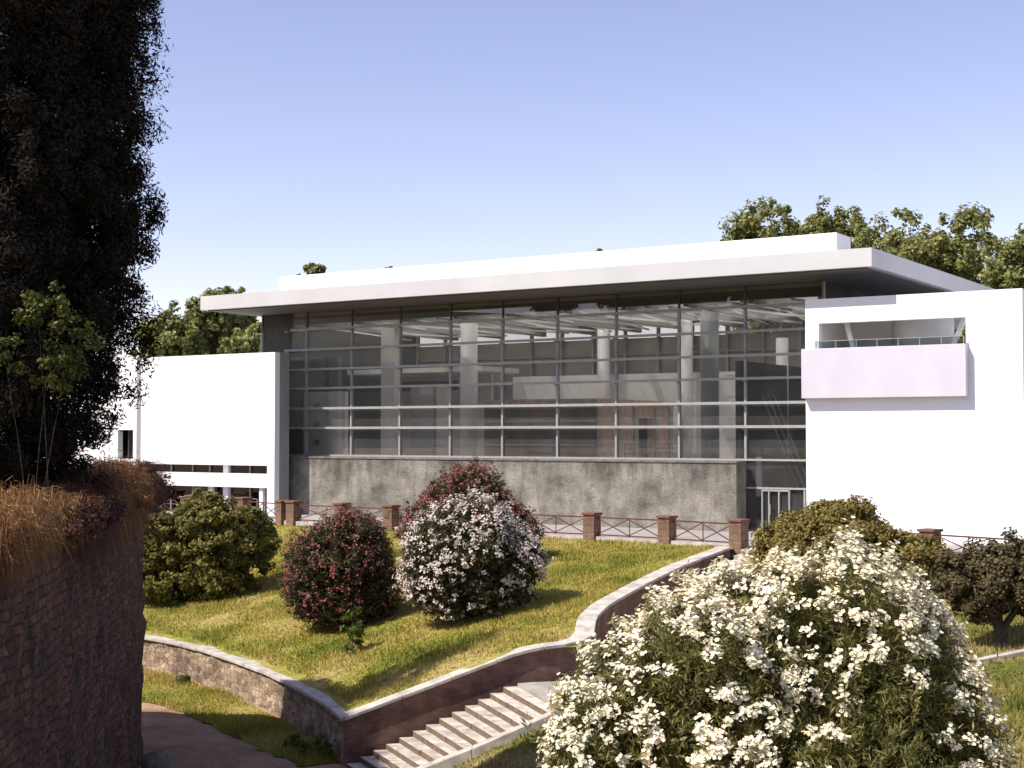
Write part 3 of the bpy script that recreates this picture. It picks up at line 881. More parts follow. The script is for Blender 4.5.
for z in (4.3, 5.35, 6.4, 7.45):
    MB().box(-1.55, -.92, 1.3, 1.36, z - .03, z + .03).build("shelf_edge", COLM, dp)
sr = MB()
for k_ in range(3):
    sr.bar((-.45 + k_ * .3, 3.2, 6.6), (2.1 + k_ * .35, 3.2, .2), .035, .05)
sr.build("stair_rail", BEAM, mus)
MB().box(.15, .40, 1.0, 1.2, 1.6, 3.5).build("hanging_panel", COLM, mus)

# left wing (its blank front stands out under the overhang)
F0, F1 = -2.6, -2.2
wb = MB()
wb.box(-38.28, -27.45, F0, F1, 2.80, 9.24)
wb.box(-28.0, -27.45, F0, F1, -.2, 2.80)
wb.box(-38.28, -28.0, F0, F1, 1.54, 2.33)
wb.box(-44.9, -38.66, F0, F1, 4.85, 9.24)
wb.box(-44.9, -40.3, F0, F1, -.2, 4.85); wb.box(-38.95, -38.66, F0, F1, 2.80, 4.85)
wb.box(-40.3, -38.66, F0, F1, 2.3, 3.08)
wb.box(-44.9, -31.4, F1 + .001, 14, 8.95, 9.15)
wb.box(-31.8, -31.4, F1 + .001, 14, -.2, 8.949)
wb.box(-31.399, -27.76, F1 + .001, -1.4, 9.0, 9.15)
lwg = wb.build("left_wing", WHITE, mus)
tag(lwg, "blank white wing left of the glass hall, with a strip window and a recessed ground floor")
MB().box(-27.75, -27.452, F1 + .001, -1.38, -.2, 9.235).build("side_panel", SIDEG, lwg)  # side face of the white wing, its shade put into the grey
MB().box(-38.66, -38.28, F1 + .1, F1 + .16, 2.3, 9.0).build("slot_reveal", SIDEG, lwg)
win = MB().box(-44.8, -28.0, -1.98, -1.94, -.1, 4.9).build("strip_glazing", GLASSD, lwg)
for x in (-37.7, -36.2, -34.4, -33.0, -31.6, -29.8): MB().box(x - .03, x + .03, -2.1, -1.99, -.1, 2.80).build("mullion", STEEL, win)
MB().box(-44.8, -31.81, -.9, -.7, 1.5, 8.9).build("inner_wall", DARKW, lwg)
MB().box(-44.8, -31.81, .4, .5, -.1, 1.5).build("back_wall", DSTEEL, lwg)
for x in (-36.9, -32.6, -28.6): MB().box(x - .13, x + .13, F1 - .25, F1 - .02, -.2, 1.538).build("column", COLM, lwg)
MB().box(-39.85, -39.8, -2.18, -2.1, 3.08, 4.85).build("window_mullion", DSTEEL, lwg)
rl = MB().bar((-38, -3.4, .95), (-28, -3.4, .95), .03).bar((-38, -3.4, .5), (-28, -3.4, .5), .02)
for x in np.arange(-38, -27.9, 2.0): rl.box(x - .015, x + .015, -3.415, -3.385, 0, .95)
rl.build("handrail", STEEL, lwg)

# right wing
rb = MB(); yf, yb = -2.6, -2.2
rb.box(4.07, 13.42, yf, yb, -.2, 8.25)
rb.box(4.07, 13.42, yf, yb, 9.5, 10.58)
rb.box(4.07, 4.70, yf, yb, 8.25, 9.5); rb.box(11.12, 13.42, yf, yb, 8.25, 9.5)
rb.box(4.07, 4.5, yb + .001, 13, -.2, 10.579); rb.box(13.02, 13.42, yb + .001, 13, -.2, 10.579)
rb.box(4.501, 13.019, 12.6, 13, -.2, 8.6)
rb.box(4.501, 9.9, yb + .001, 12.9, 10.15, 10.45)
rwg = rb.build("right_wing", WHITE, mus)
tag(rwg, "blank white block right of the glass hall with a projecting balcony")
MB().box(4.501, 13.019, yb + .001, 12.59, 7.9, 8.2).build("terrace_floor", INW, rwg)
bal = MB().box(4.03, 11.22, -3.02, -2.602, 6.17, 8.36).build("balcony", BALC, rwg, bevel=.015)
MB().box(4.6, 11.1, -2.84, -2.82, 8.362, 8.68).build("glass_rail", RAILG, bal)
rr_ = MB().box(4.6, 11.1, -2.85, -2.81, 8.68, 8.705)
for x in np.arange(4.65, 11.2, .92): rr_.box(x - .012, x + .012, -2.86, -2.80, 8.362, 8.68)
rr_.build("rail", STEEL, bal)
dm = MB().tube([(8.2, 1.2, 8.2), (8.2, 1.2, 10.14)], 1.35, 40).build("stair_drum", INW, rwg)
for p in dm.data.polygons: p.use_smooth = len(p.vertices) == 4
MB().box(4.6, 7.1, .8, 1.0, 8.2, 10.14).build("terrace_wall", INW, rwg)
MB().bar((5.4, -1.4, 10.1), (5.9, -1.4, 8.25), .18).build("strut", COLM, rwg)
MB().bar((10.9, -1.4, 9.9), (10.2, -1.4, 8.25), .18).build("strut", COLM, rwg)
MB().box(9.7, 13.0, 5.0, 5.2, 8.2, 9.0).build("terrace_parapet", SIDEG, rwg)
MB().box(13.7, 14.9, .5, 13, -.2, 10.0).build("rear_panel", SIDEG, rwg)

# altar inside the hall
al = empty("marble_altar", (0, 0, 0), 0, "carved marble altar enclosure with a doorway, standing inside the glass hall", "altar")
W = Matrix.Translation(Vector(MO)) @ Matrix.Rotation(MA, 4, 'Z')
al.location = W @ Vector((-13.45, 7.7, 3.2)); al.rotation_euler.z = MA
hx, hy, hh = 3.55, 4.6, 3.3
ab = MB()
ab.box(-hx, hx, -hy, -hy + .4, 0, hh - .3); ab.box(-hx, hx, hy - .4, hy, 0, hh - .3); ab.box(-hx, -hx + .4, -hy + .402, hy - .402, 0, hh - .3)
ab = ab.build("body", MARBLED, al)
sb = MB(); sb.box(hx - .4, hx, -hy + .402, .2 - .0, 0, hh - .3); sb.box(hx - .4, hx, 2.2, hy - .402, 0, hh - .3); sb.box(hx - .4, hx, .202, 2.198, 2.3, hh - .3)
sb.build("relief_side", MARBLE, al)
MB().box(-hx - .12, hx + .12, -hy - .12, hy + .12, hh - .298, hh).build("cornice", MARBLE, al, bevel=.02)
bd = MB()
for z in (.75, 2.05): bd.box(-hx, hx + .002, -hy - .05, -hy - .002, z, z + .12)
bd.build("frieze_band", MARBLEB, al)
for y in (-hy + .35, -2.0, -.1, 2.5, hy - .35):
    MB().box(hx + .002, hx + .14, y - .2, y + .2, 0, hh - .3).build("pilaster", MARBLEB, al)
hr = MB()
for z in (.35, .6, .85): hr.bar((hx + 1.2, -3.5, z), (hx + 1.2, 3.5, z), .04)
for y in (-3.5, -1.8, 0, 1.8, 3.5): hr.bar((hx + 1.2, y, 0), (hx + 1.2, y, .87), .04)
o = hr.build("handrail", DSTEEL, al)

# ------------------------------------------------------------------ vegetation
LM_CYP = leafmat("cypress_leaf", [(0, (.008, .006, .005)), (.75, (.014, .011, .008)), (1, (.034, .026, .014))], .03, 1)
LM_BRT = leafmat("bright_leaf", [(0, (.06, .10, .015)), (1, (.15, .19, .035))], .4)
LM_BRT2 = leafmat("young_leaf", [(0, (.03, .04, .008)), (1, (.12, .13, .022))], .35)
LM_SHR = leafmat("shrub_leaf", [(0, (.085, .08, .016)), (.6, (.17, .155, .03)), (1, (.26, .22, .05))], .3)
LM_SHR2 = leafmat("olive_leaf", [(0, (.12, .095, .022)), (.6, (.21, .165, .035)), (1, (.31, .22, .06))], .25)
LM_RND = leafmat("round_tree_leaf", [(0, (.045, .04, .016)), (.6, (.085, .07, .024)), (1, (.14, .095, .04))], .2)
LM_PLANE = leafmat("plane_leaf", [(0, (.12, .13, .04)), (.6, (.25, .26, .075)), (1, (.38, .37, .14))], .42)
LM_OLE = leafmat("oleander_leaf", [(0, (.08, .085, .022)), (.5, (.16, .16, .045)), (1, (.34, .30, .12))], .35)
LM_OLR = leafmat("red_bush_leaf", [(0, (.04, .045, .022)), (.6, (.085, .085, .035)), (.85, (.15, .13, .06)), (1, (.20, .12, .07))], .25)
FL_W = leafmat("white_petal", [(0, (.62, .51, .30)), (.4, (.80, .73, .55)), (1, (.87, .84, .71))], .12, .6)
FL_P = leafmat("blush_petal", [(0, (.58, .46, .42)), (.5, (.72, .62, .58)), (1, (.80, .74, .72))], .25, .6)
FL_R = leafmat("red_petal", [(0, (.15, .035, .04)), (.6, (.29, .065, .075)), (1, (.46, .17, .17))], .25, .6)
LM_DRY = leafmat("dry_leaf", [(0, (.10, .045, .02)), (.6, (.24, .115, .042)), (1, (.46, .27, .11))], .35)
LM_DRYD = leafmat("dry_dark_leaf", [(0, (.05, .022, .016)), (1, (.13, .055, .03))], .25)

def flowers(P, out, per, spread, size, mat, name, parent):
    """clusters of small open five-petalled blooms"""
    n = len(P); idx = np.repeat(np.arange(n), per)
    C = P[idx] + rdir(n * per) * spread * rng.uniform(.3, 1, (n * per, 1))
    Nn = unit(out[idx] + rdir(n * per) * .75 + np.array([0, 0, .25]))
    T = unit(np.cross(Nn, rdir(len(C)))); B = np.cross(Nn, T)
    V = []
    sz = size * rng.uniform(.7, 1.2, (len(C), 1))
    for k in range(5):
        a = 2 * math.pi * k / 5; d = T * math.cos(a) + B * math.sin(a); e = -T * math.sin(a) + B * math.cos(a)
        V.append(np.stack([C, C + d * sz * .35 + e * sz * .24 + Nn * sz * .1, C + d * sz * .55 + Nn * sz * .12, C + d * sz * .35 - e * sz * .24 + Nn * sz * .1], 1))
    V = np.concatenate(V, 0).reshape(-1, 3)
    return tag(quads_obj(name, V, mat, parent), kind='stuff')

def inside_others(P, L, f=.86):
    m = np.zeros(len(P), bool)
    for c, r in L:
        q = (P - np.array(c)) / np.array(r); m |= (q ** 2).sum(1) < f * f
    return m

def oleander(name, base, L, label, nsh, ncl, fmat, lmat, leaf=(.13, .026), petal=.055, spread=.10, gap=None, per=9, seed=0, nodiv=14):
    """flowering shrub: whorled shoots of long narrow leaves with clusters of blooms at the tips"""
    t = empty(name, base, 0, label, "shrub")
    La = np.array([[*c, *r] for c, r in L], float)
    area = (La[:, 3] * La[:, 4] + La[:, 4] * La[:, 5] + La[:, 3] * La[:, 5])
    def surf(n, lo, hi):
        pick = rng.choice(len(L), n, p=area / area.sum()); d = rdir(n)
        wob = 1 + .07 * np.sin(d[:, 0] * 6 + pick * 1.3) + .06 * np.sin(d[:, 2] * 8 + pick) + .05 * np.sin(d[:, 1] * 9 + pick) + .05 * np.sin(d[:, 0] * 17 + d[:, 2] * 13 + pick) + .04 * np.sin(d[:, 2] * 23 - d[:, 0] * 19)
        r = rng.uniform(lo, hi, n) * wob
        P = La[pick, :3] + d * La[pick, 3:] * r[:, None]
        o = unit(d / La[pick, 3:])
        k = ~inside_others(P, L, lo * .93) & (P[:, 2] > base[2] + .12)
        return P[k], o[k]
    # shoots
    P, o = surf(nsh, .78, 1.0)
    stray = rng.uniform(0, 1, len(P)) < .09
    P = P + o * (stray * rng.uniform(.05, .30, len(P)))[:, None] + np.array([0, 0, 1.]) * (stray * rng.uniform(0, .15, len(P)))[:, None]
    up = unit(o + np.array([0, 0, .55]) + rdir(len(P)) * .35)
    idx = np.repeat(np.arange(len(P)), nodiv)
    tt = rng.uniform(-1, .35, (len(idx), 1))
    Q = P[idx] + up[idx] * tt * .28
    T = unit(up[idx] * .65 + rdir(len(idx)) * .85)
    Nn = unit(np.cross(T, rdir(len(idx)))); Nn[Nn[:, 2] < 0] *= -1
    V = [leaves(Q + T * leaf[0] * .5, Nn, leaf[0], leaf[1], T)]
    # a darker, sparser inner layer
    P2, o2 = surf(int(nsh * .5), .5, .76)
    idx = np.repeat(np.arange(len(P2)), 8)
    Q = P2[idx] + rdir(len(idx)) * .2
    V.append(leaves(Q, rdir(len(idx)), leaf[0] * 1.3, leaf[1] * 2.2))
    V = np.concatenate(V) - np.array(base)
    quads_obj("foliage", V, lmat, t)
    P, o = surf(ncl * 4, .93, 1.06)
    dens = .55 + .25 * np.sin(P[:, 0] * 2.3 + seed) * np.sin(P[:, 2] * 2.9 + seed) + .45 * np.sin(P[:, 0] * 6.1 + P[:, 2] * 3.3) * np.sin(P[:, 2] * 7.3 - P[:, 0] * 2.1 + P[:, 1] * 2) + .25 * (o[:, 2])
    if gap is not None: dens = dens - gap(P)
    k = rng.uniform(0, 1, len(P)) < dens; P, o = P[k][:ncl], o[k][:ncl]
    o = unit(o + np.array([0, 0, .4]))
    flowers(P + o * .06 - np.array(base), o, per, spread, petal, fmat, "blossoms", t)
    mb = MB(); rr = random.Random(seed)
    for c, r in L:
        for k in range(6):
            e = Vector(c) + Vector((rr.uniform(-.6, .6) * r[0], rr.uniform(-.6, .6) * r[1], rr.uniform(.0, .6) * r[2])) - Vector(base)
            s = Vector((rr.uniform(-.3, .3), rr.uniform(-.3, .3), -.1))
            m = (s + e) / 2 + Vector((rr.uniform(-.2, .2), rr.uniform(-.2, .2), .2))
            mb.tube([s, m, e], [.045, .03, .012], 6)
    mb.build("stems", STEMM, t)
    return t

def lz(x, y): return float(lawn_f(np.array([x]), np.array([y]))[0]) - .07
def pxz(X, Y, d): return ((X - 512) / 1414 * d, d, EYE - (Y - 434) / 1414 * d)

# big white oleander in the foreground
def gapf(P):
    px = 512 + P[:, 0] / P[:, 1] * 1414
    q = ((P[:, 0] - 4.85) / 1.0) ** 2 + ((P[:, 2] - .75) / .85) ** 2
    q2 = ((P[:, 0] - 2.0) / .5) ** 2 + ((P[:, 2] - 1.3) / .45) ** 2
    return 1.4 * np.exp(-q) + 1.0 * np.exp(-q2)
OL = [((*pxz(825, 668, 20.0)[:2], .85), (1.85, 1.9, 1.95)), ((*pxz(694, 720, 19.2)[:2], .6), (1.68, 1.6, 1.65)), ((*pxz(918, 745, 19.6)[:2], .1), (1.0, 1.2, 1.35)),
      ((*pxz(612, 765, 18.6)[:2], -.05), (.95, 1.0, 1.3)), ((*pxz(760, 640, 20.5)[:2], 1.4), (1.35, 1.3, 1.35)), ((*pxz(890, 630, 20.6)[:2], 1.25), (.95, 1.1, 1.25)), ((*pxz(722, 600, 20.4)[:2], 1.3), (.75, .8, .65)), ((*pxz(935, 650, 20.2)[:2], 1.0), (.5, .7, .7)), ((*pxz(800, 790, 18.4)[:2], -.2), (1.9, 1.2, 1.3))]
oleander("oleander_bush", (4.0, 19.6, -1.35), OL, "huge white flowering oleander filling the lower right foreground beside the stairs", 8200, 2300, FL_W, LM_OLE, (.14, .024), .060, .115, gapf, 15, 1, 17)

# blush white oleander on the lawn
bx, by = -1.45, 48.4; bz = lz(bx, by)
LB = [((bx, by, bz + 2.05), (2.15, 2.0, 1.95)), ((bx - .75, by - .3, bz + 1.4), (1.5, 1.5, 1.4)), ((bx + .9, by, bz + 1.8), (1.55, 1.5, 1.5)), ((bx + .1, by - .2, bz + 2.5), (1.5, 1.4, 1.25))]
oleander("oleander_bush", (bx, by, bz), LB, "round oleander covered in blush white flowers in the middle of the lawn", 5200, 1150, FL_P, LM_OLR, (.17, .05), .072, .12, lambda P: .55 * np.exp(-(((P[:, 0] - bx - .6) / .9) ** 2 + ((P[:, 2] - bz - 1.3) / 1.0) ** 2)), 8, 3, 10)
# dark red one beside it
bx, by = -6.25, 51.6; bz = lz(bx, by)
LB = [((bx, by, bz + 2.0), (1.85, 1.8, 1.95)), ((bx - .5, by, bz + 1.3), (1.45, 1.5, 1.3)), ((bx + .7, by, bz + 1.35), (1.45, 1.4, 1.35)), ((bx + .55, by, bz + 3.0), (1.2, 1.2, 1.05))]
oleander("oleander_bush", (bx, by, bz), LB, "rounded dark red flowering oleander on the left part of the lawn", 4600, 620, FL_R, LM_OLR, (.17, .05), .075, .14, None, 5, 6, 11)
# red one behind
bx, by = -1.75, 58.5; bz = lz(bx, by)
LB = [((bx, by, bz + 2.15), (1.9, 1.7, 1.95)), ((bx - 1.3, by, bz + 1.5), (1.5, 1.4, 1.4)), ((bx + 1.5, by, bz + 1.3), (1.3, 1.3, 1.3))]
oleander("oleander_bush", (bx, by, bz), LB, "red flowering oleander behind the blush white one, against the grey wall", 3600, 780, FL_R, LM_OLR, (.18, .06), .085, .15, None, 6, 9, 10)

def shrub(name, base, lobes, label, lmat, nclump, per, cr, ln, wd, shell=(.6, 1), cat="shrub", trunk=.09):
    t = empty(name, base, 0, label, cat)
    b = np.array(base)
    lobes2 = [(tuple(np.array(c) - b), r) for c, r in lobes]
    make_crown("foliage", lobes2, lmat, t, nclump, per, cr, ln, wd, shell, zmin=.05)
    mb = MB(); rr = random.Random(len(label))
    for c, r in lobes2:
        for k in range(1 if trunk < .01 else 3):
            e = Vector(c) + Vector((rr.uniform(-.5, .5) * r[0], rr.uniform(-.5, .5) * r[1], rr.uniform(0, .5) * r[2]))
            s = Vector((rr.uniform(-.3, .3), rr.uniform(-.3, .3), -.15))
            mb.tube([s, (s + e) / 2 + Vector((0, 0, .2)), e], [trunk, trunk * .7, trunk * .25], 6)
    mb.build("stems", BARK, t)
    return t
# green shrub left of lawn
bx, by = -12.9, 60.5; bz = lz(bx, by)
shrub("green_shrub", (bx, by, bz), [((bx - .6, by, bz + 2.0), (2.5, 2.0, 2.3)), ((bx + 1.3, by + .8, bz + 2.2), (1.8, 1.7, 1.5)), ((bx - 2.6, by, bz + 2.1), (1.9, 1.8, 2.0)), ((bx + .2, by, bz + 3.1), (1.7, 1.5, 1.2)), ((bx - .5, by - .5, bz + .8), (2.6, 1.6, 1.1))],
      "spreading olive green shrub between the old wall and the sloping lawn", LM_SHR, 750, 100, .34, .16, .09)
# mid green shrub above the oleander
bx, by = 11.3, 48.2; bz = float(bank_z(np.array([bx]), np.array([by]))[0])
shrub("green_shrub", (bx, by, bz), [((bx - .3, by, bz + 1.5), (2.4, 1.8, 1.6)), ((bx - 1.7, by + 1, bz + 1.0), (1.4, 1.3, 1.2)), ((bx + 1.9, by - .6, bz + 1.0), (1.5, 1.4, 1.2)), ((bx - .3, by, bz + 2.4), (1.2, 1.2, .75))],
      "low domed olive green shrub in front of the white block, behind the big oleander", LM_SHR2, 800, 100, .32, .14, .08)
# sprout in front of the red bush
bx, by = -5.25, 47.1; bz = lz(bx, by)
shrub("sapling", (bx, by, bz), [((bx, by, bz + .75), (.35, .3, .75))], "small bright green sapling at the foot of the dark red oleander", LM_BRT, 26, 22, .16, .16, .08, trunk=.02)
# weeds on the verge
for (x, y, h) in ((-5.55, 40.9, .55), (-11.9, 51.6, .3), (-6.4, 42.0, .35)):
    z = float(path_z(np.array([x]), np.array([y]))[0])
    shrub("weed_clump", (x, y, z), [((x, y, z + h * .5), (h * .8, h * .6, h * .6))],
          {.55: "leafy weeds at the foot of the curved wall, near its corner by the stairs", .3: "small weed clump at the foot of the curved wall, close to the old wall", .35: "weed clump at the middle of the curved wall's foot"}[h], LM_BRT, 16, 20, .15, .13, .05, cat="weed", trunk=.012)

# round tree at the right edge
bx, by = 13.1, 38.3; bz = float(bank_z(np.array([bx]), np.array([by]))[0])
t = empty("round_tree", (bx, by, bz), 0, "small round dark crowned tree with a short forked trunk at the right edge", "tree")
make_crown("crown", [((.25, 0, 1.85), (1.65, 1.6, 1.05)), ((-.45, 0, 1.6), (1.05, 1.1, .8)), ((1.2, 0, 1.95), (1.2, 1.1, .95))], LM_RND, t, 620, 95, .26, .12, .075, (.45, 1))
trunk_mb((0, 0, -.2), (.1, 0, 1.4), .2, [((-.9, 0, 1.5), .3, .11), ((.9, .1, 1.6), .35, .11), ((.2, .6, 1.7), .5, .08), ((-.4, -.5, 1.6), .5, .08)], 3).build("trunk", BARK, t)

# trees beyond the museum
def plane_tree(x, y, h, w, label, mat=LM_PLANE, sd_=0, nc=230, per=60):
    t = empty("plane_tree", (x, y, 0), 0, label, "tree", "plane trees beyond the museum")
    rr = random.Random(sd_)
    lobes = [((0, 0, h - w * .62), (w * .55, w * .5, w * .6))]
    for k in range(7):
        a = rr.uniform(0, 6.28); d = w * rr.uniform(.3, .55)
        lobes.append(((math.cos(a) * d, math.sin(a) * d, h - rr.uniform(.35, 1.3) * w), (w * rr.uniform(.22, .4),) * 2 + (w * rr.uniform(.2, .34),)))
    lobes.append(((0, 0, h * .45), (w * .6, w * .55, h * .3)))
    make_crown("crown", lobes, mat, t, int(nc * 2.2), per, w * .085 + .1, .34, .24, (.3, 1.06), 1.0)
    trunk_mb((0, 0, -.5), (0, 0, h * .8), .45, [((math.cos(a) * w * .5, math.sin(a) * w * .5, h * .7), .4, .2) for a in (0, 1.3, 2.6, 3.9, 5.2)], sd_).build("trunk", BARK, t)
    return t
def ptree(X, Y, d, w, label, sd_, mat=LM_PLANE, **k):
    x, y, z = pxz(X, Y, d); return plane_tree(x, y, z, w, label, mat, sd_, **k)
ptree(768, 199, 118, 6.2, "plane tree above the museum roof, leftmost of the large ones at the right", 1)
ptree(820, 203, 122, 5.2, "plane tree above the attic's right end, second of the large ones at the right", 2)
ptree(893, 208, 112, 6.0, "plane tree above the roof corner, third of the large ones at the right", 3)
ptree(962, 210, 106, 6.0, "bushy plane tree behind the right end of the roof, with the clearest rounded top", 4)
ptree(1030, 232, 100, 5.2, "plane tree cut by the right edge of the picture", 5)
ptree(928, 232, 118, 5.5, "plane tree filling the dip between two rounded tops behind the roof corner", 12)
ptree(312, 261, 128, 2.7, "slim treetop peeping over the left end of the roof", 6, nc=120)
ptree(214, 286, 112, 3.5, "plane tree touching the tip of the roof at the left", 7)
ptree(235, 290, 122, 3.5, "dark plane tree under the left tip of the roof", 13)
ptree(172, 306, 108, 4.2, "pale plane tree just right of the tall dark tree", 8)
ptree(195, 312, 118, 4.4, "plane tree rising above the middle of the left white wing", 9)
ptree(390, 267, 128, 1.0, "tiny tree tip showing above the roof left of centre", 10, nc=60)
ptree(597, 249, 128, .9, "tiny tree tip showing above the roof at its centre", 11, nc=60)
ptree(255, 325, 108, 3.6, "low plane tree seen between the left wing and the roof", 14)
# a belt of low greenery on the river bank seen through the hall
for i, (X, d, h, w) in enumerate(((330, 112, 9.0, 5), (450, 118, 9.6, 5.5), (560, 120, 9.3, 5.5), (670, 122, 9.8, 5.5), (770, 120, 9.6, 5))):
    x = (X - 512) / 1414 * d
    plane_tree(x, d, h, w, "tree seen dimly through the glass hall, %s" % ["behind its left end", "left of the round white column", "above the altar's dark side", "above the altar's pale side", "behind its right end"][i], LM_PLANE, 20 + i, nc=150, per=45)

# tall dark tree on the mound at the left, and its neighbours outside the frame
def cypress(x, y, h, w, label, seed, n=900, per=80, z0=2.7, leaf=(.12, .034)):
    t = empty("cypress_tree", (x, y, z0), 0, label, "tree")
    rr = random.Random(seed); lobes = []
    z = 1.6
    while z < h:
        f = (.75 + .25 * min(1, max(0, (z - 1.6) / 3.2))) * (1 if z < h * .6 else max(.12, 1 - (z - h * .6) / (h * .4)) ** .7)
        for k in range(8):
            a = k * .785 + rr.uniform(-.3, .3); r = w * f * rr.uniform(.27, .40)
            d = w * f * rr.uniform(.92, 1.06) - r
            lobes.append(((math.cos(a) * d, math.sin(a) * d, z + rr.uniform(-.5, .5)), (r, r, r * 1.2)))
        z += w * .34
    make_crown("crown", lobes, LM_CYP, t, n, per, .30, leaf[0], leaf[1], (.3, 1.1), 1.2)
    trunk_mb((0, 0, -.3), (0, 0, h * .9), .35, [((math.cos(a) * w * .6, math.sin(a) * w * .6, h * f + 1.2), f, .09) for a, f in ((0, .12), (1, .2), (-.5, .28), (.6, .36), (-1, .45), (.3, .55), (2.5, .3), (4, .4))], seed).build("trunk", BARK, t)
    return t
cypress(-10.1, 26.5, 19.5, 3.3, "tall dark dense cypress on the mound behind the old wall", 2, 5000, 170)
cypress(-16.0, 37.0, 18, 1.4, "slender dark cypress beyond the old wall, left of the tall one", 5, 500, 90)
t = shrub("sunlit_sapling", (-7.5, 23.0, 2.8), [((-7.45, 22.6, 6.6), (.45, .4, .35)), ((-7.05, 22.8, 6.1), (.4, .4, .4)), ((-7.3, 22.8, 5.6), (.4, .4, .4)), ((-8.1, 22.6, 5.9), (.3, .3, .4))], "bright green leafy sapling catching light in front of the dark tree", LM_BRT2, 60, 40, .16, .08, .055, trunk=.005, cat="tree")
def stone_pine(x, y, h, w, label, seed):
    t = empty("stone_pine", (x, y, 0), 0, label, "tree", "stone pines outside the picture at the left")
    rr = random.Random(seed)
    lobes = [((0, 0, h - 1.6), (w, w, 1.6))] + [((math.cos(a) * w * .6, math.sin(a) * w * .6, h - 1.7 + rr.uniform(-.4, .4)), (w * .5, w * .5, 1.2)) for a in (0, 1.3, 2.5, 3.8, 5)]
    make_crown("crown", lobes, LM_CYP, t, 170, 45, .6, .5, .3, (.3, 1))
    trunk_mb((0, 0, -4), (0, 0, h - 1.5), .16, [((math.cos(a) * w * .6, math.sin(a) * w * .6, h - 1.5), .88, .07) for a in (0, 1.3, 2.5, 3.8, 5)], seed).build("trunk", BARK, t)
for i, (x, y, h, w) in enumerate(((-60, 43, 20, 2.2), (-55, 37, 20.3, 3.2), (-50.5, 32, 20, 3.0), (-46, 27.5, 19.6, 3.0), (-42.5, 23.5, 19.5, 2.6))):
    stone_pine(x, y, h, w, "tall stone pine outside the picture at the left, mirrored in the glass", 30 + i)

# dry plants hanging over the old wall
def hanging(name, segs, label, n, mat, ln, hang=1.2, rise=.5):
    """tufts rooted on the wall top, each a fan of thin strands that arch over and droop"""
    S = np.array(segs, float); nt_ = max(10, n // 150)
    idx = rng.integers(0, len(S) - 1, nt_); tt = rng.uniform(0, 1, nt_)
    A_ = S[idx] + (S[idx + 1] - S[idx]) * tt[:, None]
    A_[:, 0] -= rng.uniform(-.15, .9, nt_); A_[:, 2] += rng.uniform(-.15, .15, nt_)
    big = rng.uniform(.35, 1.25, nt_) ** 1.3
    ti = np.repeat(np.arange(nt_), 150); m = len(ti)
    R0 = A_[ti] + rng.normal(0, .09, (m, 3))
    az_ = rng.normal(0, 1.5, m) + rng.normal(0, .6, nt_)[ti]
    L_ = ln * 3.2 * big[ti] * rng.uniform(.5, 1.3, m)
    h = np.stack([np.cos(az_), np.sin(az_), 0 * az_], 1)
    up = rise * rng.uniform(.2, 1.5, m) * big[ti]; dr = hang * rng.uniform(.0, .95, m) ** 1.4 * big[ti]
    pts = []
    for q in (0, .33, .66, 1.0):
        p = R0 + h * (L_ * q * .7)[:, None]
        p[:, 2] += up * (2.6 * q - 2.6 * q * q) * 1.5 - dr * q ** 2
        p += rng.normal(0, .025, p.shape) * q
        pts.append(p)
    side = unit(np.cross(h, rdir(m))) * (.0035 + .004 * rng.uniform(0, 1, (m, 1)))
    V = []; F = []
    W_ = [1, 1, .8, .2]
    VV = np.concatenate([np.stack([p - side * w_, p + side * w_], 1) for p, w_ in zip(pts, W_)], 1)   # m,8,3
    c = np.array(segs[0]); VV = VV.reshape(-1, 3) - c
    base = (np.arange(m) * 8)[:, None]
    Q = np.concatenate([base + np.array([[0, 1, 3, 2]]), base + np.array([[2, 3, 5, 4]]), base + np.array([[4, 5, 7, 6]])], 1).reshape(-1)
    me = bpy.data.meshes.new(name); me.vertices.add(len(VV)); me.vertices.foreach_set('co', VV.astype(np.float32).ravel())
    nq = len(Q) // 4
    me.loops.add(len(Q)); me.loops.foreach_set('vertex_index', Q.astype(np.int32)); me.polygons.add(nq)
    me.polygons.foreach_set('loop_start', np.arange(nq, dtype=np.int32) * 4); me.polygons.foreach_set('loop_total', np.full(nq, 4, dtype=np.int32))
    me.update(calc_edges=True); me.materials.append(mat)
    o = link(bpy.data.objects.new(name, me)); o.location = c
    return o
def wseg(i0, i1): return [(x, y, 3.0) for x, y in OW[i0:i1]]
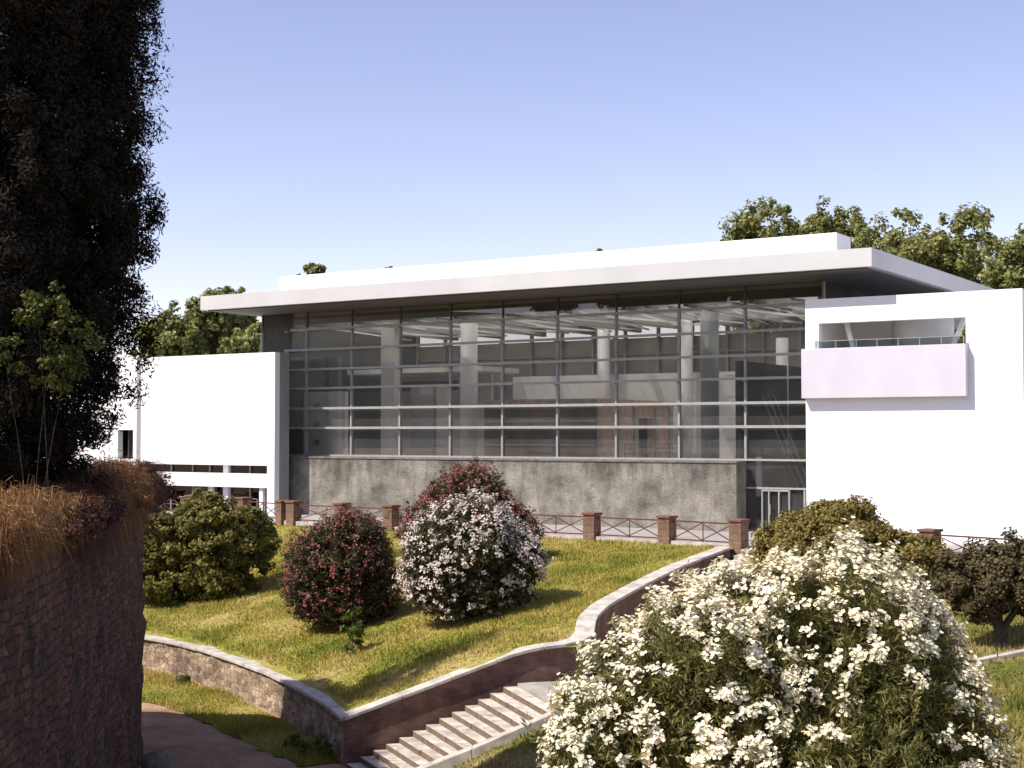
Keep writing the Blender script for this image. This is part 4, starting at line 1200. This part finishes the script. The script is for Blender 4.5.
o = hanging("dry_grass", densify([(-6.6, 17, 3), (-7.0, 20, 3), (-7.75, 24.5, 3)], .5).tolist(), "", 26000, LM_DRY, .16, .42, .45); tag(o, "orange dry grass spilling over the nearest part of the old wall", "plant", kind='stuff')
o = hanging("dry_grass", densify([(-7.75, 24.5, 3), (-8.4, 28.4, 3)], .5).tolist(), "", 22000, LM_DRYD, .20, .9, .45); tag(o, "dark brown dry plants hanging on the old wall below the tall tree", "plant", kind='stuff')
o = hanging("dry_grass", densify([(-8.4, 28.4, 3), (-9.2, 33, 3), (-9.6, 35, 3)], .5).tolist(), "", 34000, LM_DRY, .22, .85, .6); tag(o, "orange brown dry bush draped over the wall beside the white wing", "plant", kind='stuff')
o = hanging("dry_grass", densify([(-9.6, 35, 3), (-10.1, 38, 3), (-10.72, 41.4, 3), (-11.05, 42.1, 3), (-12, 43, 3)], .5).tolist(), "", 34000, LM_DRYD, .24, .8, .45); tag(o, "dark reddish dry growth on the far end of the old wall", "plant", kind='stuff')

# scrubby bushes growing among the dry grass on the wall
shrub("dry_bush", (-9.4, 33.2, 2.9), [((-9.15, 33.0, 3.3), (.7, 1.1, .7)), ((-8.8, 31.6, 3.0), (.6, .9, .6)), ((-9.5, 35.2, 3.0), (.6, .9, .6))], "rust brown dried bush on top of the old wall, beside the white wing", LM_DRY, 190, 70, .22, .10, .035, (.3, 1.05), trunk=.02)
shrub("dry_bush", (-7.7, 24.6, 2.9), [((-7.3, 24.4, 3.1), (.5, .8, .5)), ((-7.1, 23.2, 2.9), (.4, .7, .4)), ((-7.7, 26.4, 3.0), (.5, .8, .5))], "dark dried bush on top of the old wall under the tall cypress", LM_DRYD, 170, 70, .2, .09, .035, (.3, 1.05), trunk=.02)
shrub("dry_bush", (-10.5, 40.6, 2.7), [((-10.2, 40.6, 2.75), (.55, .9, .6)), ((-10.7, 42.2, 2.6), (.7, .7, .6)), ((-10.0, 39.0, 2.5), (.5, .8, .6))], "dark reddish bush hanging over the far end of the old wall", LM_DRYD, 170, 70, .2, .10, .05, (.3, 1.05), trunk=.02)
